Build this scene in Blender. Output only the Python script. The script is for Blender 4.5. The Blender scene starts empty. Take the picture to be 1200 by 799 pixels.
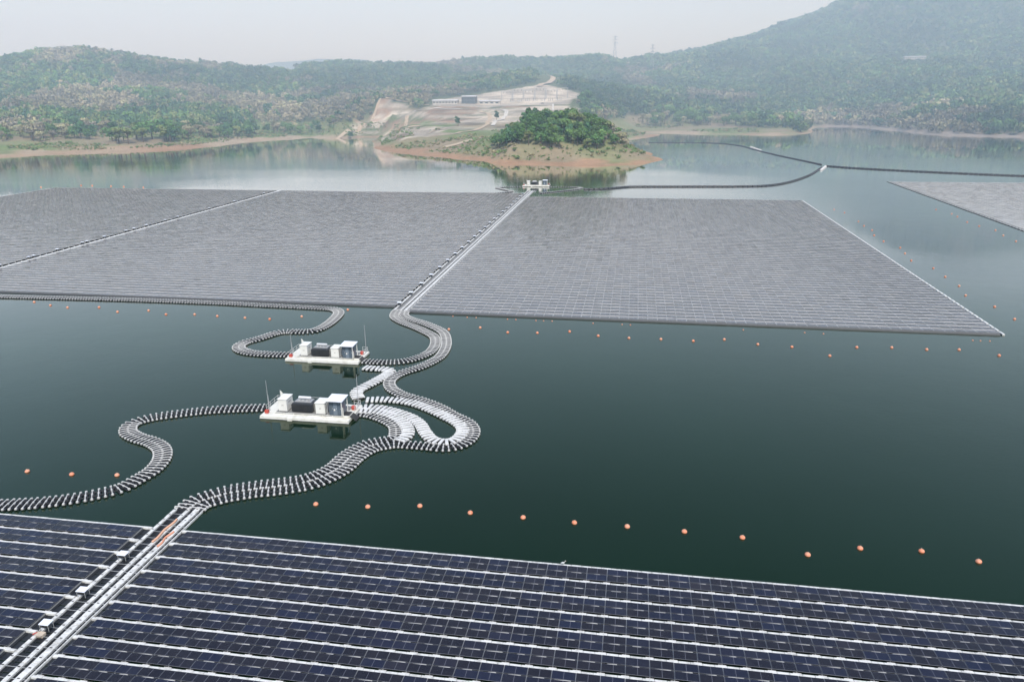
import bpy, math, random
import numpy as np
from mathutils import Matrix, Vector

random.seed(7)
RNG = np.random.default_rng(11)
scene = bpy.context.scene
COL = scene.collection
PI = math.pi
ORD = ['first', 'second', 'third', 'fourth', 'fifth', 'sixth', 'seventh', 'eighth', 'ninth', 'tenth', 'eleventh', 'twelfth',
       'thirteenth', 'fourteenth', 'fifteenth', 'sixteenth', 'seventeenth', 'eighteenth', 'nineteenth', 'twentieth',
       'twenty-first', 'twenty-second', 'twenty-third', 'twenty-fourth', 'twenty-fifth']

# ------------------------------------------------------------------ materials
def new_mat(name):
    m = bpy.data.materials.new(name)
    m.use_nodes = True
    nt = m.node_tree
    b = nt.nodes['Principled BSDF']
    return m, nt, b

def N(nt, kind, **kw):
    n = nt.nodes.new(kind)
    for k, v in kw.items():
        if k in ('operation', 'blend_type', 'data_type', 'attribute_name', 'noise_dimensions', 'feature', 'distance', 'mode', 'sky_type', 'interpolation_type', 'attribute_type', 'wave_type', 'bands_direction'):
            setattr(n, k, v)
        else:
            n.inputs[k].default_value = v
    return n

def ramp(nt, fac, stops):
    r = nt.nodes.new('ShaderNodeValToRGB')
    el = r.color_ramp.elements
    while len(el) < len(stops):
        el.new(0.5)
    for e, (p, c) in zip(el, stops):
        e.position = p
        e.color = (c[0], c[1], c[2], 1)
    nt.links.new(fac, r.inputs['Fac'])
    return r.outputs['Color']

def mixc(nt, fac, a, b, blend='MIX'):
    m = nt.nodes.new('ShaderNodeMix')
    m.data_type = 'RGBA'
    m.blend_type = blend
    for idx, val in ((0, fac), (6, a), (7, b)):
        if isinstance(val, (int, float)):
            m.inputs[idx].default_value = val
        elif isinstance(val, tuple):
            m.inputs[idx].default_value = val if len(val) == 4 else (*val, 1)
        else:
            nt.links.new(val, m.inputs[idx])
    return m.outputs[2]

def math_n(nt, op, a, b=None):
    n = nt.nodes.new('ShaderNodeMath')
    n.operation = op
    for i, val in ((0, a), (1, b)):
        if val is None:
            continue
        if isinstance(val, (int, float)):
            n.inputs[i].default_value = val
        else:
            nt.links.new(val, n.inputs[i])
    return n.outputs[0]

def worn(name, col, rough=0.6, scale=1.3, var=0.35, metal=0.0, dirt=(0.16, 0.15, 0.12), amount=0.35):
    """plastic or painted metal with blotchy dirt in world space"""
    m, nt, b = new_mat(name)
    geo = N(nt, 'ShaderNodeNewGeometry')
    n1 = N(nt, 'ShaderNodeTexNoise', Scale=scale, Detail=4.0, Roughness=0.65)
    n2 = N(nt, 'ShaderNodeTexNoise', Scale=scale * 7, Detail=2.0)
    nt.links.new(geo.outputs['Position'], n1.inputs['Vector'])
    nt.links.new(geo.outputs['Position'], n2.inputs['Vector'])
    f = ramp(nt, n1.outputs['Fac'], [(0.45, (0, 0, 0)), (0.75, (1, 1, 1))])
    fm = math_n(nt, 'MULTIPLY', f, amount)
    c = mixc(nt, fm, col, dirt)
    dark = tuple(x * (1 - var) for x in col)
    g = math_n(nt, 'MULTIPLY', n2.outputs['Fac'], 0.6)
    c2 = mixc(nt, g, c, mixc(nt, 0.5, c, dark))
    if name.startswith('orange'):
        oi = N(nt, 'ShaderNodeObjectInfo'); c2 = mixc(nt, math_n(nt, 'MULTIPLY', oi.outputs['Random'], 0.55), c2, (0.62, 0.36, 0.24))
    nt.links.new(c2, b.inputs['Base Color'])
    b.inputs['Roughness'].default_value = rough
    b.inputs['Metallic'].default_value = metal
    return m

M = {}
M['white_plastic'] = worn('white_plastic', (0.78, 0.78, 0.75), 0.5, 0.5, 0.25, amount=0.35)
M['walkway_far'] = worn('walkway_far', (0.60, 0.57, 0.53), 0.55, 0.3, 0.15, amount=0.25)
M['walkway_white'] = worn('walkway_white', (0.66, 0.65, 0.61), 0.55, 1.4, 0.3, amount=0.7)
M['black_plastic'] = worn('black_plastic', (0.012, 0.013, 0.015), 0.55, 0.8, 0.2, dirt=(0.05, 0.05, 0.045))
M['grey_metal'] = worn('grey_metal', (0.36, 0.36, 0.35), 0.45, 2.0, 0.3, metal=0.3)
M['bracket_grey'] = worn('bracket_grey', (0.52, 0.51, 0.48), 0.5, 1.0, 0.3, dirt=(0.12, 0.11, 0.10))
M['chain_white'] = worn('chain_white', (0.60, 0.59, 0.56), 0.6, 0.9, 0.25, amount=0.5)
M['cream_hull'] = worn('cream_hull', (0.68, 0.665, 0.59), 0.5, 0.7, 0.2, dirt=(0.30, 0.26, 0.18), amount=0.6)
M['waterline'] = worn('waterline', (0.10, 0.10, 0.06), 0.8, 1.5, 0.4)
M['bed_grey'] = worn('bed_grey', (0.22, 0.22, 0.21), 0.7, 1.0, 0.4)
M['deck_grey'] = worn('deck_grey', (0.20, 0.20, 0.19), 0.8, 1.2, 0.3)
M['cabinet_white'] = worn('cabinet_white', (0.72, 0.71, 0.65), 0.4, 0.8, 0.12, amount=0.15)
M['transformer_grey'] = worn('transformer_grey', (0.055, 0.062, 0.07), 0.45, 1.5, 0.3, metal=0.2)
M['roof_white'] = worn('roof_white', (0.74, 0.76, 0.80), 0.4, 0.8, 0.15, amount=0.15)
M['kiosk_blue'] = worn('kiosk_blue', (0.10, 0.135, 0.17), 0.35, 1.2, 0.3, metal=0.2)
M['kiosk_door'] = worn('kiosk_door', (0.16, 0.20, 0.24), 0.35, 1.2, 0.2)
M['dark_void'] = worn('dark_void', (0.008, 0.009, 0.010), 0.8)
M['red_paint'] = worn('red_paint', (0.45, 0.06, 0.04), 0.5)
M['orange_plastic'] = worn('orange_plastic', (0.68, 0.21, 0.10), 0.55, 3.0, 0.25, dirt=(0.62, 0.42, 0.30), amount=0.8)
M['orange_faded'] = worn('orange_faded', (0.66, 0.34, 0.20), 0.6, 2.0, 0.2, dirt=(0.6, 0.5, 0.4), amount=0.7)
M['buoy_cap'] = worn('buoy_cap', (0.70, 0.42, 0.28), 0.5)
M['boom_dark'] = worn('boom_dark', (0.03, 0.033, 0.036), 0.6)
M['aluminium'] = worn('aluminium', (0.22, 0.22, 0.23), 0.4, 3.0, 0.2, metal=0.6, amount=0.2)
M['concrete'] = worn('concrete', (0.44, 0.40, 0.34), 0.9, 0.05, 0.3, dirt=(0.3, 0.24, 0.18), amount=0.5)
M['wall_pale'] = worn('wall_pale', (0.56, 0.53, 0.47), 0.8, 0.05, 0.2)
M['facade_dark'] = worn('facade_dark', (0.055, 0.07, 0.085), 0.4, 0.1, 0.3)
M['glass_dark'] = worn('glass_dark', (0.03, 0.045, 0.055), 0.15, 0.1, 0.2)
M['steel_pale'] = worn('steel_pale', (0.45, 0.45, 0.45), 0.5, 0.2, 0.2, metal=0.3)
M['roof_metal'] = worn('roof_metal', (0.62, 0.62, 0.62), 0.5, 0.1, 0.2)
M['dirt_road'] = worn('dirt_road', (0.46, 0.37, 0.26), 0.95, 0.06, 0.3, dirt=(0.32, 0.22, 0.14), amount=0.6)
M['paper_tan'] = worn('paper_tan', (0.55, 0.45, 0.34), 0.8, 2.0)
M['skin'] = worn('skin', (0.42, 0.25, 0.17), 0.6, 4.0, 0.1)
M['bark'] = worn('bark', (0.12, 0.09, 0.065), 0.9, 0.6)

def panel_material(name, frame_by_uv, film=0.12, dustc=(0.39, 0.335, 0.29)):
    m, nt, b = new_mat(name)
    uv = N(nt, 'ShaderNodeUVMap')
    sep = N(nt, 'ShaderNodeSeparateXYZ')
    nt.links.new(uv.outputs['UV'], sep.inputs[0])
    at = N(nt, 'ShaderNodeAttribute', attribute_name='tone')
    oi = N(nt, 'ShaderNodeObjectInfo')
    t = math_n(nt, 'FRACT', math_n(nt, 'ADD', at.outputs['Fac'], oi.outputs['Random']))
    base = ramp(nt, t, [(0.0, (0.009, 0.008, 0.012)), (0.45, (0.009, 0.009, 0.015)), (0.8, (0.008, 0.011, 0.028)), (1.0, (0.016, 0.014, 0.018))])
    U, V = sep.outputs[0], sep.outputs[1]
    def line(x, n, w):
        f = math_n(nt, 'FRACT', math_n(nt, 'MULTIPLY', x, n))
        d = math_n(nt, 'MINIMUM', f, math_n(nt, 'SUBTRACT', 1.0, f))
        return math_n(nt, 'LESS_THAN', d, w)
    cells = math_n(nt, 'MAXIMUM', line(U, 24.0, 0.035), line(V, 6.0, 0.016))
    c = mixc(nt, math_n(nt, 'MULTIPLY', cells, 0.35), base, (0.10, 0.10, 0.13))
    mid = math_n(nt, 'LESS_THAN', math_n(nt, 'ABSOLUTE', math_n(nt, 'SUBTRACT', U, 0.5)), 0.010)
    c = mixc(nt, math_n(nt, 'MULTIPLY', mid, 0.5), c, (0.20, 0.20, 0.23))
    if frame_by_uv:
        du = math_n(nt, 'MINIMUM', U, math_n(nt, 'SUBTRACT', 1.0, U))
        dv = math_n(nt, 'MINIMUM', V, math_n(nt, 'SUBTRACT', 1.0, V))
        fr = math_n(nt, 'MAXIMUM', math_n(nt, 'LESS_THAN', du, 0.024), math_n(nt, 'LESS_THAN', dv, 0.040))
        c = mixc(nt, fr, c, (0.40, 0.40, 0.40))
    geo = N(nt, 'ShaderNodeNewGeometry')
    dn = N(nt, 'ShaderNodeTexNoise', Scale=0.35, Detail=5.0, Roughness=0.7)
    nt.links.new(geo.outputs['Position'], dn.inputs['Vector'])
    dust = math_n(nt, 'MULTIPLY', ramp(nt, dn.outputs['Fac'], [(0.35, (0, 0, 0)), (0.8, (1, 1, 1))]), 0.10 if frame_by_uv else 0.03)
    c = mixc(nt, math_n(nt, 'ADD', dust, film if frame_by_uv else 0.0), c, dustc)
    nt.links.new(c, b.inputs['Base Color'])
    b.inputs['Roughness'].default_value = 0.16
    b.inputs['IOR'].default_value = 1.5; b.inputs['Specular IOR Level'].default_value = 0.5 if frame_by_uv else 0.24
    nt.links.new(math_n(nt, 'ADD', math_n(nt, 'MULTIPLY', t, 0.08), 0.10), b.inputs['Roughness'])
    return m
M['panel_glass'] = panel_material('panel_glass', False)
M['panel_far'] = panel_material('panel_far', True)
M['panel_dusty'] = panel_material('panel_dusty', True, 0.85, (0.60, 0.57, 0.53))

def leaf_material(name):
    m, nt, b = new_mat(name)
    at = N(nt, 'ShaderNodeAttribute', attribute_name='tint')
    oi = N(nt, 'ShaderNodeObjectInfo')
    geo = N(nt, 'ShaderNodeNewGeometry')
    n1 = N(nt, 'ShaderNodeTexNoise', Scale=0.5, Detail=2.0)
    nt.links.new(geo.outputs['Position'], n1.inputs['Vector'])
    k = math_n(nt, 'ADD', math_n(nt, 'MULTIPLY', n1.outputs['Fac'], 0.6), math_n(nt, 'MULTIPLY', oi.outputs['Random'], 0.8))
    hs = N(nt, 'ShaderNodeHueSaturation')
    nt.links.new(at.outputs['Color'], hs.inputs['Color'])
    nt.links.new(math_n(nt, 'ADD', k, 0.64), hs.inputs['Value'])
    nt.links.new(hs.outputs['Color'], b.inputs['Base Color'])
    b.inputs['Roughness'].default_value = 0.8
    b.inputs['Specular IOR Level'].default_value = 0.2
    return m
M['foliage'] = leaf_material('foliage')

def terrain_material():
    m, nt, b = new_mat('terrain_ground')
    geo = N(nt, 'ShaderNodeNewGeometry')
    at = N(nt, 'ShaderNodeAttribute', attribute_name='tint')
    n1 = N(nt, 'ShaderNodeTexNoise', Scale=0.03, Detail=6.0, Roughness=0.7)
    n2 = N(nt, 'ShaderNodeTexNoise', Scale=0.25, Detail=4.0, Roughness=0.7)
    for n in (n1, n2):
        nt.links.new(geo.outputs['Position'], n.inputs['Vector'])
    hs = N(nt, 'ShaderNodeHueSaturation')
    nt.links.new(at.outputs['Color'], hs.inputs['Color'])
    nt.links.new(math_n(nt, 'ADD', math_n(nt, 'ADD', math_n(nt, 'MULTIPLY', n1.outputs['Fac'], 0.8), math_n(nt, 'MULTIPLY', n2.outputs['Fac'], 0.7)), 0.22), hs.inputs['Value'])
    nt.links.new(hs.outputs['Color'], b.inputs['Base Color'])
    b.inputs['Roughness'].default_value = 0.95
    b.inputs['Specular IOR Level'].default_value = 0.1
    return m
M['terrain'] = terrain_material()

def water_material():
    m = bpy.data.materials.new('lake_water')
    m.use_nodes = True
    nt = m.node_tree
    nt.nodes.clear()
    out = nt.nodes.new('ShaderNodeOutputMaterial')
    geo = N(nt, 'ShaderNodeNewGeometry')
    # broad calm and ruffled patches
    mp = N(nt, 'ShaderNodeMapping')
    mp.inputs['Scale'].default_value = (0.0022, 0.0060, 1.0)
    mp.inputs['Location'].default_value = (3.1, 1.7, 0.0)
    nt.links.new(geo.outputs['Position'], mp.inputs['Vector'])
    patch = N(nt, 'ShaderNodeTexNoise', Scale=1.0, Detail=3.0, Roughness=0.55)
    nt.links.new(mp.outputs[0], patch.inputs['Vector'])
    pr = ramp(nt, patch.outputs['Fac'], [(0.40, (0, 0, 0)), (0.66, (1, 1, 1))])
    n1 = N(nt, 'ShaderNodeTexNoise', Scale=0.9, Detail=3.0, Roughness=0.6)
    n2 = N(nt, 'ShaderNodeTexNoise', Scale=0.12, Detail=2.0, Roughness=0.5)
    for n in (n1, n2):
        nt.links.new(geo.outputs['Position'], n.inputs['Vector'])
    h = math_n(nt, 'ADD', math_n(nt, 'MULTIPLY', n1.outputs['Fac'], 0.075), math_n(nt, 'MULTIPLY', n2.outputs['Fac'], 0.22))
    lane = N(nt, 'ShaderNodeTexNoise', Scale=1.0, Detail=2.0)
    mp2 = N(nt, 'ShaderNodeMapping')
    mp2.inputs['Scale'].default_value = (0.5, 2.6, 1.0)
    mp2.inputs['Rotation'].default_value = (0, 0, 0.25)
    nt.links.new(geo.outputs['Position'], mp2.inputs['Vector'])
    nt.links.new(mp2.outputs[0], lane.inputs['Vector'])
    h = math_n(nt, 'ADD', h, math_n(nt, 'MULTIPLY', math_n(nt, 'MULTIPLY', lane.outputs['Fac'], pr), 0.10))
    bump = N(nt, 'ShaderNodeBump')
    bump.inputs['Distance'].default_value = 1.0
    nt.links.new(h, bump.inputs['Height'])
    nt.links.new(math_n(nt, 'ADD', math_n(nt, 'MULTIPLY', pr, 0.15), 0.014), bump.inputs['Strength'])
    fr = N(nt, 'ShaderNodeFresnel', IOR=1.333)
    nt.links.new(bump.outputs['Normal'], fr.inputs['Normal'])
    gl = N(nt, 'ShaderNodeBsdfGlossy')
    nt.links.new(mixc(nt, ramp(nt, fr.outputs[0], [(0.03, (0, 0, 0)), (0.30, (1, 1, 1))]), (0.88, 0.93, 0.72), (1.0, 0.99, 0.97)), gl.inputs['Color'])
    nt.links.new(math_n(nt, 'ADD', math_n(nt, 'MULTIPLY', pr, 0.06), 0.02), gl.inputs['Roughness'])
    nt.links.new(bump.outputs['Normal'], gl.inputs['Normal'])
    df = N(nt, 'ShaderNodeBsdfDiffuse')
    murk = N(nt, 'ShaderNodeTexNoise', Scale=0.012, Detail=3.0)
    nt.links.new(geo.outputs['Position'], murk.inputs['Vector'])
    c = ramp(nt, murk.outputs['Fac'], [(0.3, (0.002, 0.010, 0.004)), (0.7, (0.004, 0.016, 0.008))])
    nt.links.new(c, df.inputs['Color'])
    mx = nt.nodes.new('ShaderNodeMixShader')
    f_ = fr.outputs[0]
    nt.links.new(math_n(nt, 'MAXIMUM', math_n(nt, 'SUBTRACT', math_n(nt, 'MULTIPLY', f_, math_n(nt, 'ADD', math_n(nt, 'MULTIPLY', f_, 0.70), 1.48)), 0.026), 0.0), mx.inputs[0])
    nt.links.new(df.outputs[0], mx.inputs[1])
    nt.links.new(gl.outputs[0], mx.inputs[2])
    nt.links.new(mx.outputs[0], out.inputs['Surface'])
    return m
M['water'] = water_material()

# ------------------------------------------------------------------ mesh helpers
class MB:
    def __init__(self):
        self.v = []; self.f = []; self.m = []; self.uv = {}; self.tone = {}
    def quad(self, pts, m=0, uv=None, tone=None):
        b = len(self.v)
        self.v += [tuple(p) for p in pts]
        if uv is not None: self.uv[len(self.f)] = uv
        if tone is not None: self.tone[len(self.f)] = tone
        self.f.append(tuple(range(b, b + len(pts)))); self.m.append(m)
    def ring(self, rings, m=0, cap=True):
        b = len(self.v); n = len(rings[0])
        for r in rings: self.v += [tuple(p) for p in r]
        for k in range(len(rings) - 1):
            for i in range(n):
                j = (i + 1) % n
                self.f.append((b + k*n + i, b + k*n + j, b + (k+1)*n + j, b + (k+1)*n + i)); self.m.append(m)
        if cap:
            self.f.append(tuple(b + i for i in reversed(range(n)))); self.m.append(m)
            self.f.append(tuple(b + (len(rings)-1)*n + i for i in range(n))); self.m.append(m)
    def box(self, x0, x1, y0, y1, z0, z1, m=0, ch=0.0):
        def r(d, z): return [(x0+d, y0+d, z), (x1-d, y0+d, z), (x1-d, y1-d, z), (x0+d, y1-d, z)]
        if ch > 0: self.ring([r(ch*0.6, z0), r(0, z0+ch), r(0, z1-ch), r(ch, z1)], m)
        else: self.ring([r(0, z0), r(0, z1)], m)
    def tube(self, pts, r, n=8, m=0):
        rings = []
        P = [Vector(p) for p in pts]
        for i, p in enumerate(P):
            d = (P[min(i+1, len(P)-1)] - P[max(i-1, 0)]).normalized()
            up = Vector((0, 0, 1)) if abs(d.z) < 0.9 else Vector((1, 0, 0))
            a = d.cross(up).normalized(); c = a.cross(d)
            rr = r[i] if isinstance(r, (list, tuple)) else r
            rings.append([tuple(p + (a*math.cos(2*PI*k/n) + c*math.sin(2*PI*k/n))*rr) for k in range(n)])
        self.ring(rings, m)
    def lathe(self, prof, n=12, m=0, at=(0, 0)):
        self.ring([[(at[0] + r*math.cos(2*PI*k/n), at[1] + r*math.sin(2*PI*k/n), z) for k in range(n)] for r, z in prof], m)
    def add(self, o, loc=(0, 0, 0), rz=0.0, tone=None):
        b = len(self.v); c, s = math.cos(rz), math.sin(rz); fb = len(self.f)
        self.v += [(loc[0] + x*c - y*s, loc[1] + x*s + y*c, loc[2] + z) for x, y, z in o.v]
        self.f += [tuple(i + b for i in f) for f in o.f]; self.m += o.m
        for k, u in o.uv.items(): self.uv[fb + k] = u
        for k, u in o.tone.items(): self.tone[fb + k] = u if tone is None else tone
    def mesh(self, name, mats, smooth=False):
        me = bpy.data.meshes.new(name)
        me.from_pydata(self.v, [], self.f)
        for mm in mats: me.materials.append(M[mm])
        if len(mats) > 1: me.polygons.foreach_set('material_index', self.m)
        if smooth: me.polygons.foreach_set('use_smooth', [True] * len(self.f))
        if self.uv:
            lay = me.uv_layers.new(name='UVMap')
            arr = np.zeros((len(me.loops), 2), np.float32)
            st = np.zeros(len(me.polygons), np.int32); me.polygons.foreach_get('loop_start', st)
            for k, u in self.uv.items(): arr[st[k]:st[k]+len(u)] = u
            lay.data.foreach_set('uv', arr.ravel())
        if self.tone:
            at = me.attributes.new('tone', 'FLOAT', 'FACE')
            arr = np.zeros(len(me.polygons), np.float32)
            for k, u in self.tone.items(): arr[k] = u
            at.data.foreach_set('value', arr)
        me.update()
        return me
    def build(self, name, mats, parent=None, smooth=False):
        return link(name, self.mesh(name, [mats] if isinstance(mats, str) else mats, smooth), parent)

def link(name, me, parent=None, loc=None, rz=None):
    o = bpy.data.objects.new(name, me)
    COL.objects.link(o)
    if parent is not None: o.parent = parent
    if loc is not None: o.location = loc
    if rz is not None: o.rotation_euler = (0, 0, rz)
    return o

def tag(o, label=None, cat=None, group=None, kind=None):
    if label: o['label'] = label
    if cat: o['category'] = cat
    if group: o['group'] = group
    if kind: o['kind'] = kind
    return o

def thing(name, loc, label, cat, group=None, rz=0.0):
    o = link(name, None, None, loc, rz)
    return tag(o, label, cat, group)

def dup(root, loc, rz, label=None, group=None):
    r = root.copy(); COL.objects.link(r); r.location = loc; r.rotation_euler = (0, 0, rz)
    if label: r['label'] = label
    if group: r['group'] = group
    for ch in list(root.children):
        c = ch.copy(); COL.objects.link(c); c.parent = r
        for g in list(ch.children):
            d = g.copy(); COL.objects.link(d); d.parent = c
    return r

def np_mesh(name, V, F, mat, tint=None, smooth=False):
    me = bpy.data.meshes.new(name)
    F = np.asarray(F, np.int32); k = F.shape[1]
    me.vertices.add(len(V)); me.vertices.foreach_set('co', np.asarray(V, np.float32).ravel())
    me.loops.add(F.size); me.loops.foreach_set('vertex_index', F.ravel())
    me.polygons.add(len(F)); me.polygons.foreach_set('loop_start', np.arange(0, F.size, k, dtype=np.int32))
    if smooth: me.polygons.foreach_set('use_smooth', np.ones(len(F), bool))
    me.materials.append(M[mat])
    if tint is not None:
        dom = 'POINT' if len(tint) == len(V) else 'FACE'
        at = me.attributes.new('tint', 'FLOAT_COLOR', dom)
        arr = np.ones((len(tint), 4), np.float32); arr[:, :3] = tint
        at.data.foreach_set('color', arr.ravel())
    me.update(calc_edges=True)
    me.validate()
    return me

# ------------------------------------------------------------------ camera
rows = [(0.9871965, 0.1593103, -0.0079528), (-0.043065, 0.314204, 0.9483782), (0.1535852, -0.9358932, 0.3170418)]
R3 = Matrix(rows).transposed()
cam = bpy.data.cameras.new('camera')
co = bpy.data.objects.new('camera', cam); COL.objects.link(co)
CAM = Vector((0, 0, 55))
co.matrix_world = Matrix.Translation(CAM) @ R3.to_4x4()
cam.sensor_width = 36.0; cam.sensor_fit = 'HORIZONTAL'; cam.lens = 36.0 * 870.0 / 1200.0
cam.clip_start = 1.0; cam.clip_end = 30000.0
scene.camera = co
FWD = -Vector(rows[2]); RGT = Vector(rows[0]); UPV = Vector(rows[1])
def in_view(x, y, z=0.0, margin=1.06):
    d = Vector((x, y, z)) - CAM
    w = d.dot(FWD)
    return w > 1 and abs(d.dot(RGT)/w) < margin*600/870 and abs(d.dot(UPV)/w) < margin*400/870

# ------------------------------------------------------------------ light, sky and haze
SUN_EL, SUN_AZ = math.radians(52), math.radians(156)
sun = bpy.data.lights.new('sun', 'SUN'); so = bpy.data.objects.new('sun', sun); COL.objects.link(so)
sun.energy = 3.8; sun.angle = math.radians(2.0); sun.color = (1.0, 0.965, 0.91)
sd = Vector((math.sin(SUN_AZ)*math.cos(SUN_EL), math.cos(SUN_AZ)*math.cos(SUN_EL), math.sin(SUN_EL)))
so.rotation_euler = sd.to_track_quat('Z', 'Y').to_euler(); so.location = (0, 0, 300)
w = bpy.data.worlds.new('World'); scene.world = w; w.use_nodes = True
nt = w.node_tree
sky = N(nt, 'ShaderNodeTexSky'); sky.sky_type = 'NISHITA'; sky.sun_disc = False
sky.sun_elevation = SUN_EL; sky.sun_rotation = SUN_AZ; sky.altitude = 200; sky.air_density = 1.6; sky.dust_density = 2.0; sky.ozone_density = 1.0
bg = nt.nodes['Background']; bg.inputs['Strength'].default_value = 0.15
nt.links.new(mixc(nt, 1.0, sky.outputs[0], (1.11, 1.16, 1.31), 'MULTIPLY'), bg.inputs['Color'])
hm = bpy.data.materials.new('haze_air'); hm.use_nodes = True
hn = hm.node_tree; hn.nodes.clear()
ho = hn.nodes.new('ShaderNodeOutputMaterial')
vs = hn.nodes.new('ShaderNodeVolumeScatter')
vs.inputs['Color'].default_value = (0.63, 0.83, 1.0, 1); vs.inputs['Anisotropy'].default_value = 0.0
hg = N(hn, 'ShaderNodeNewGeometry'); hs_ = N(hn, 'ShaderNodeSeparateXYZ'); hn.links.new(hg.outputs['Position'], hs_.inputs[0])
mr = hn.nodes.new('ShaderNodeMapRange'); mr.interpolation_type = 'SMOOTHSTEP'          # the haze thickens over the far shore
for k_, v_ in ((1, 120.0), (2, 900.0), (3, 0.00002), (4, 0.00062)): mr.inputs[k_].default_value = v_
hn.links.new(hs_.outputs[1], mr.inputs[0]); hn.links.new(mr.outputs[0], vs.inputs['Density'])
hn.links.new(vs.outputs[0], ho.inputs['Volume'])
M['haze'] = hm
mb = MB(); mb.box(-4500, 4500, -1200, 4200, -30, 480)
haze = mb.build('haze', 'haze'); tag(haze, kind='structure')

mb = MB(); mb.quad([(-9000, -3000, 0), (9000, -3000, 0), (9000, 12000, 0), (-9000, 12000, 0)])
tag(mb.build('lake_water', 'water'), kind='structure')

# ------------------------------------------------------------------ terrain
CTRL = []
CTRL += [(x, y, 0.4) for x, y in [(-609.16, 515.89), (-607.58, 592.83), (-597.9, 639.27), (-588.31, 659.84), (-578.23, 681.48), (-549.88, 694.0), (-519.55, 718.34), (-487.73, 743.87), (-477.36, 810.54), (-469.57, 896.69), (-445.27, 941.86), (-410.6, 971.16), (-366.9, 981.75), (-310.12, 963.42)]]
CTRL += [(x, y, 0.4) for x, y in [(-279.98, 804.74), (-245.63, 744.01), (-204.33, 702.7), (-162.27, 666.4), (-115.0, 620.97), (-89.6, 608.85), (-64.99, 599.51), (-42.55, 597.55), (-20.7, 600.58), (-2.92, 611.32), (12.81, 635.3), (9.99, 695.5), (1.6, 756.51), (-9.89, 871.24)]]
CTRL += [(x, y, 0.4) for x, y in [(-16.51, 1091.43), (34.05, 1091.51), (89.26, 1058.78), (130.23, 1059.04), (167.91, 1034.7), (211.75, 1059.56), (257.72, 1214.4), (310.96, 1285.36), (349.37, 1240.4), (364.99, 1161.17), (366.04, 1125.48), (394.92, 1021.77), (453.29, 995.43), (493.79, 916.42)]]
# a low bank behind the waterline
CTRL += [(-634.3, 618.9, 3.2), (-622.6, 665.6, 3.2), (-600.9, 708.2, 3.2), (-571.2, 720.9, 3.2), (-539.2, 745.5, 3.2), (-505.7, 771.3, 3.2), (-493.7, 838.3, 3.2), (-678.7, 662.2, 7.5), (-663.6, 709.6, 7.5), (-638.6, 752.6, 7.5), (-606.7, 765.7, 7.5), (-572.0, 790.8, 7.5), (-535.7, 817.1, 7.5), (-520.9, 884.5, 7.5), (-740.9, 723.0, 14), (-721.2, 771.0, 14), (-691.4, 814.9, 14), (-656.5, 828.5, 14), (-617.8, 854.2, 14), (-577.7, 881.1, 14), (-559.0, 949.1, 14)]
CTRL += [(-483.2, 922.8, 3.0), (-457.7, 968.2, 3.0), (-421.8, 997.7, 3.0), (-376.9, 1008.5, 3.0), (-328.2, 990.2, 3.0), (-506.2, 966.7, 7.0), (-478.6, 1012.4, 7.0), (-440.7, 1042.2, 7.0), (-393.7, 1053.4, 7.0), (-343.2, 1035.3, 7.0)]
# peninsula, mound and terraces
CTRL += [(-252.0, 763.2, 2.6), (-210.0, 722.0, 2.6), (-167.0, 685.9, 2.6), (-118.6, 640.6, 2.6), (-92.5, 628.6, 2.6), (-67.1, 619.4, 2.6), (-44.0, 617.6, 2.6), (-21.4, 620.7, 2.6)]
CTRL += [(-215.6, 741.4, 5.0), (-171.8, 705.4, 5.0), (-122.3, 660.3, 5.0)]
CTRL += [(-102.3, 631.8, 12.8), (-84.7, 634.7, 12.7), (-67.1, 637.5, 12.6), (-49.5, 640.4, 12.4), (-31.9, 643.3, 12.3), (-16.4, 645.9, 12.1), (-95.2, 657.3, 21.2), (-77.0, 660.2, 21.0), (-58.8, 663.2, 20.9), (-40.7, 666.2, 20.7), (-27.6, 668.4, 20.6), (-91.3, 684.2, 28.6), (-76.3, 686.7, 28.5), (-61.3, 689.2, 28.3), (-44.0, 692.0, 28.2), (-70.6, 748.5, 17.3), (-104.1, 748.0, 17.3), (-37.1, 743.8, 14.3), (-123.4, 689.1, 13.5), (-8.9, 667.4, 10.0), (-13.5, 707.2, 11.9)]
CTRL += [(-234.9, 779.2, 12.3), (-206.9, 814.2, 14.0), (-176.9, 852.6, 17.6), (-171.5, 742.0, 10.3), (-272.9, 907.8, 19.2), (-219.0, 951.1, 23.6), (-176.6, 958.0, 23.3), (-330.1, 1020.0, 28.3), (-278.6, 1008.2, 31.7), (-211.0, 1019.3, 31.2), (-148.7, 989.0, 29.5), (-118.5, 1014.2, 32.0), (-281.8, 1043.1, 38.2), (-217.9, 1053.6, 37.3), (-159.8, 1063.2, 37.8), (-101.7, 1072.7, 39.0), (-84.2, 1075.6, 39.4), (-272.9, 1080.1, 40.4), (-224.9, 1087.9, 40.6), (-177.0, 1095.8, 40.4), (-117.0, 1105.6, 42.0), (-260.0, 1132.8, 43.2), (-184.9, 1145.2, 44.4), (-122.3, 1155.4, 45.1)]
CTRL += [(-146.5, 1252.8, 59.3), (-197.6, 1224.2, 53.9), (-247.0, 1195.8, 48.7), (-292.4, 1157.9, 43.7), (-106.8, 1239.1, 52.5), (-151.2, 1292.6, 64.8), (-147.7, 1364.1, 75.1), (-156.2, 1413.4, 82.4), (-69.7, 1123.5, 43.3), (-371.6, 1104.4, 50.2), (-394.6, 1029.7, 31.7), (-397.8, 988.6, 21.7)]
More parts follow.
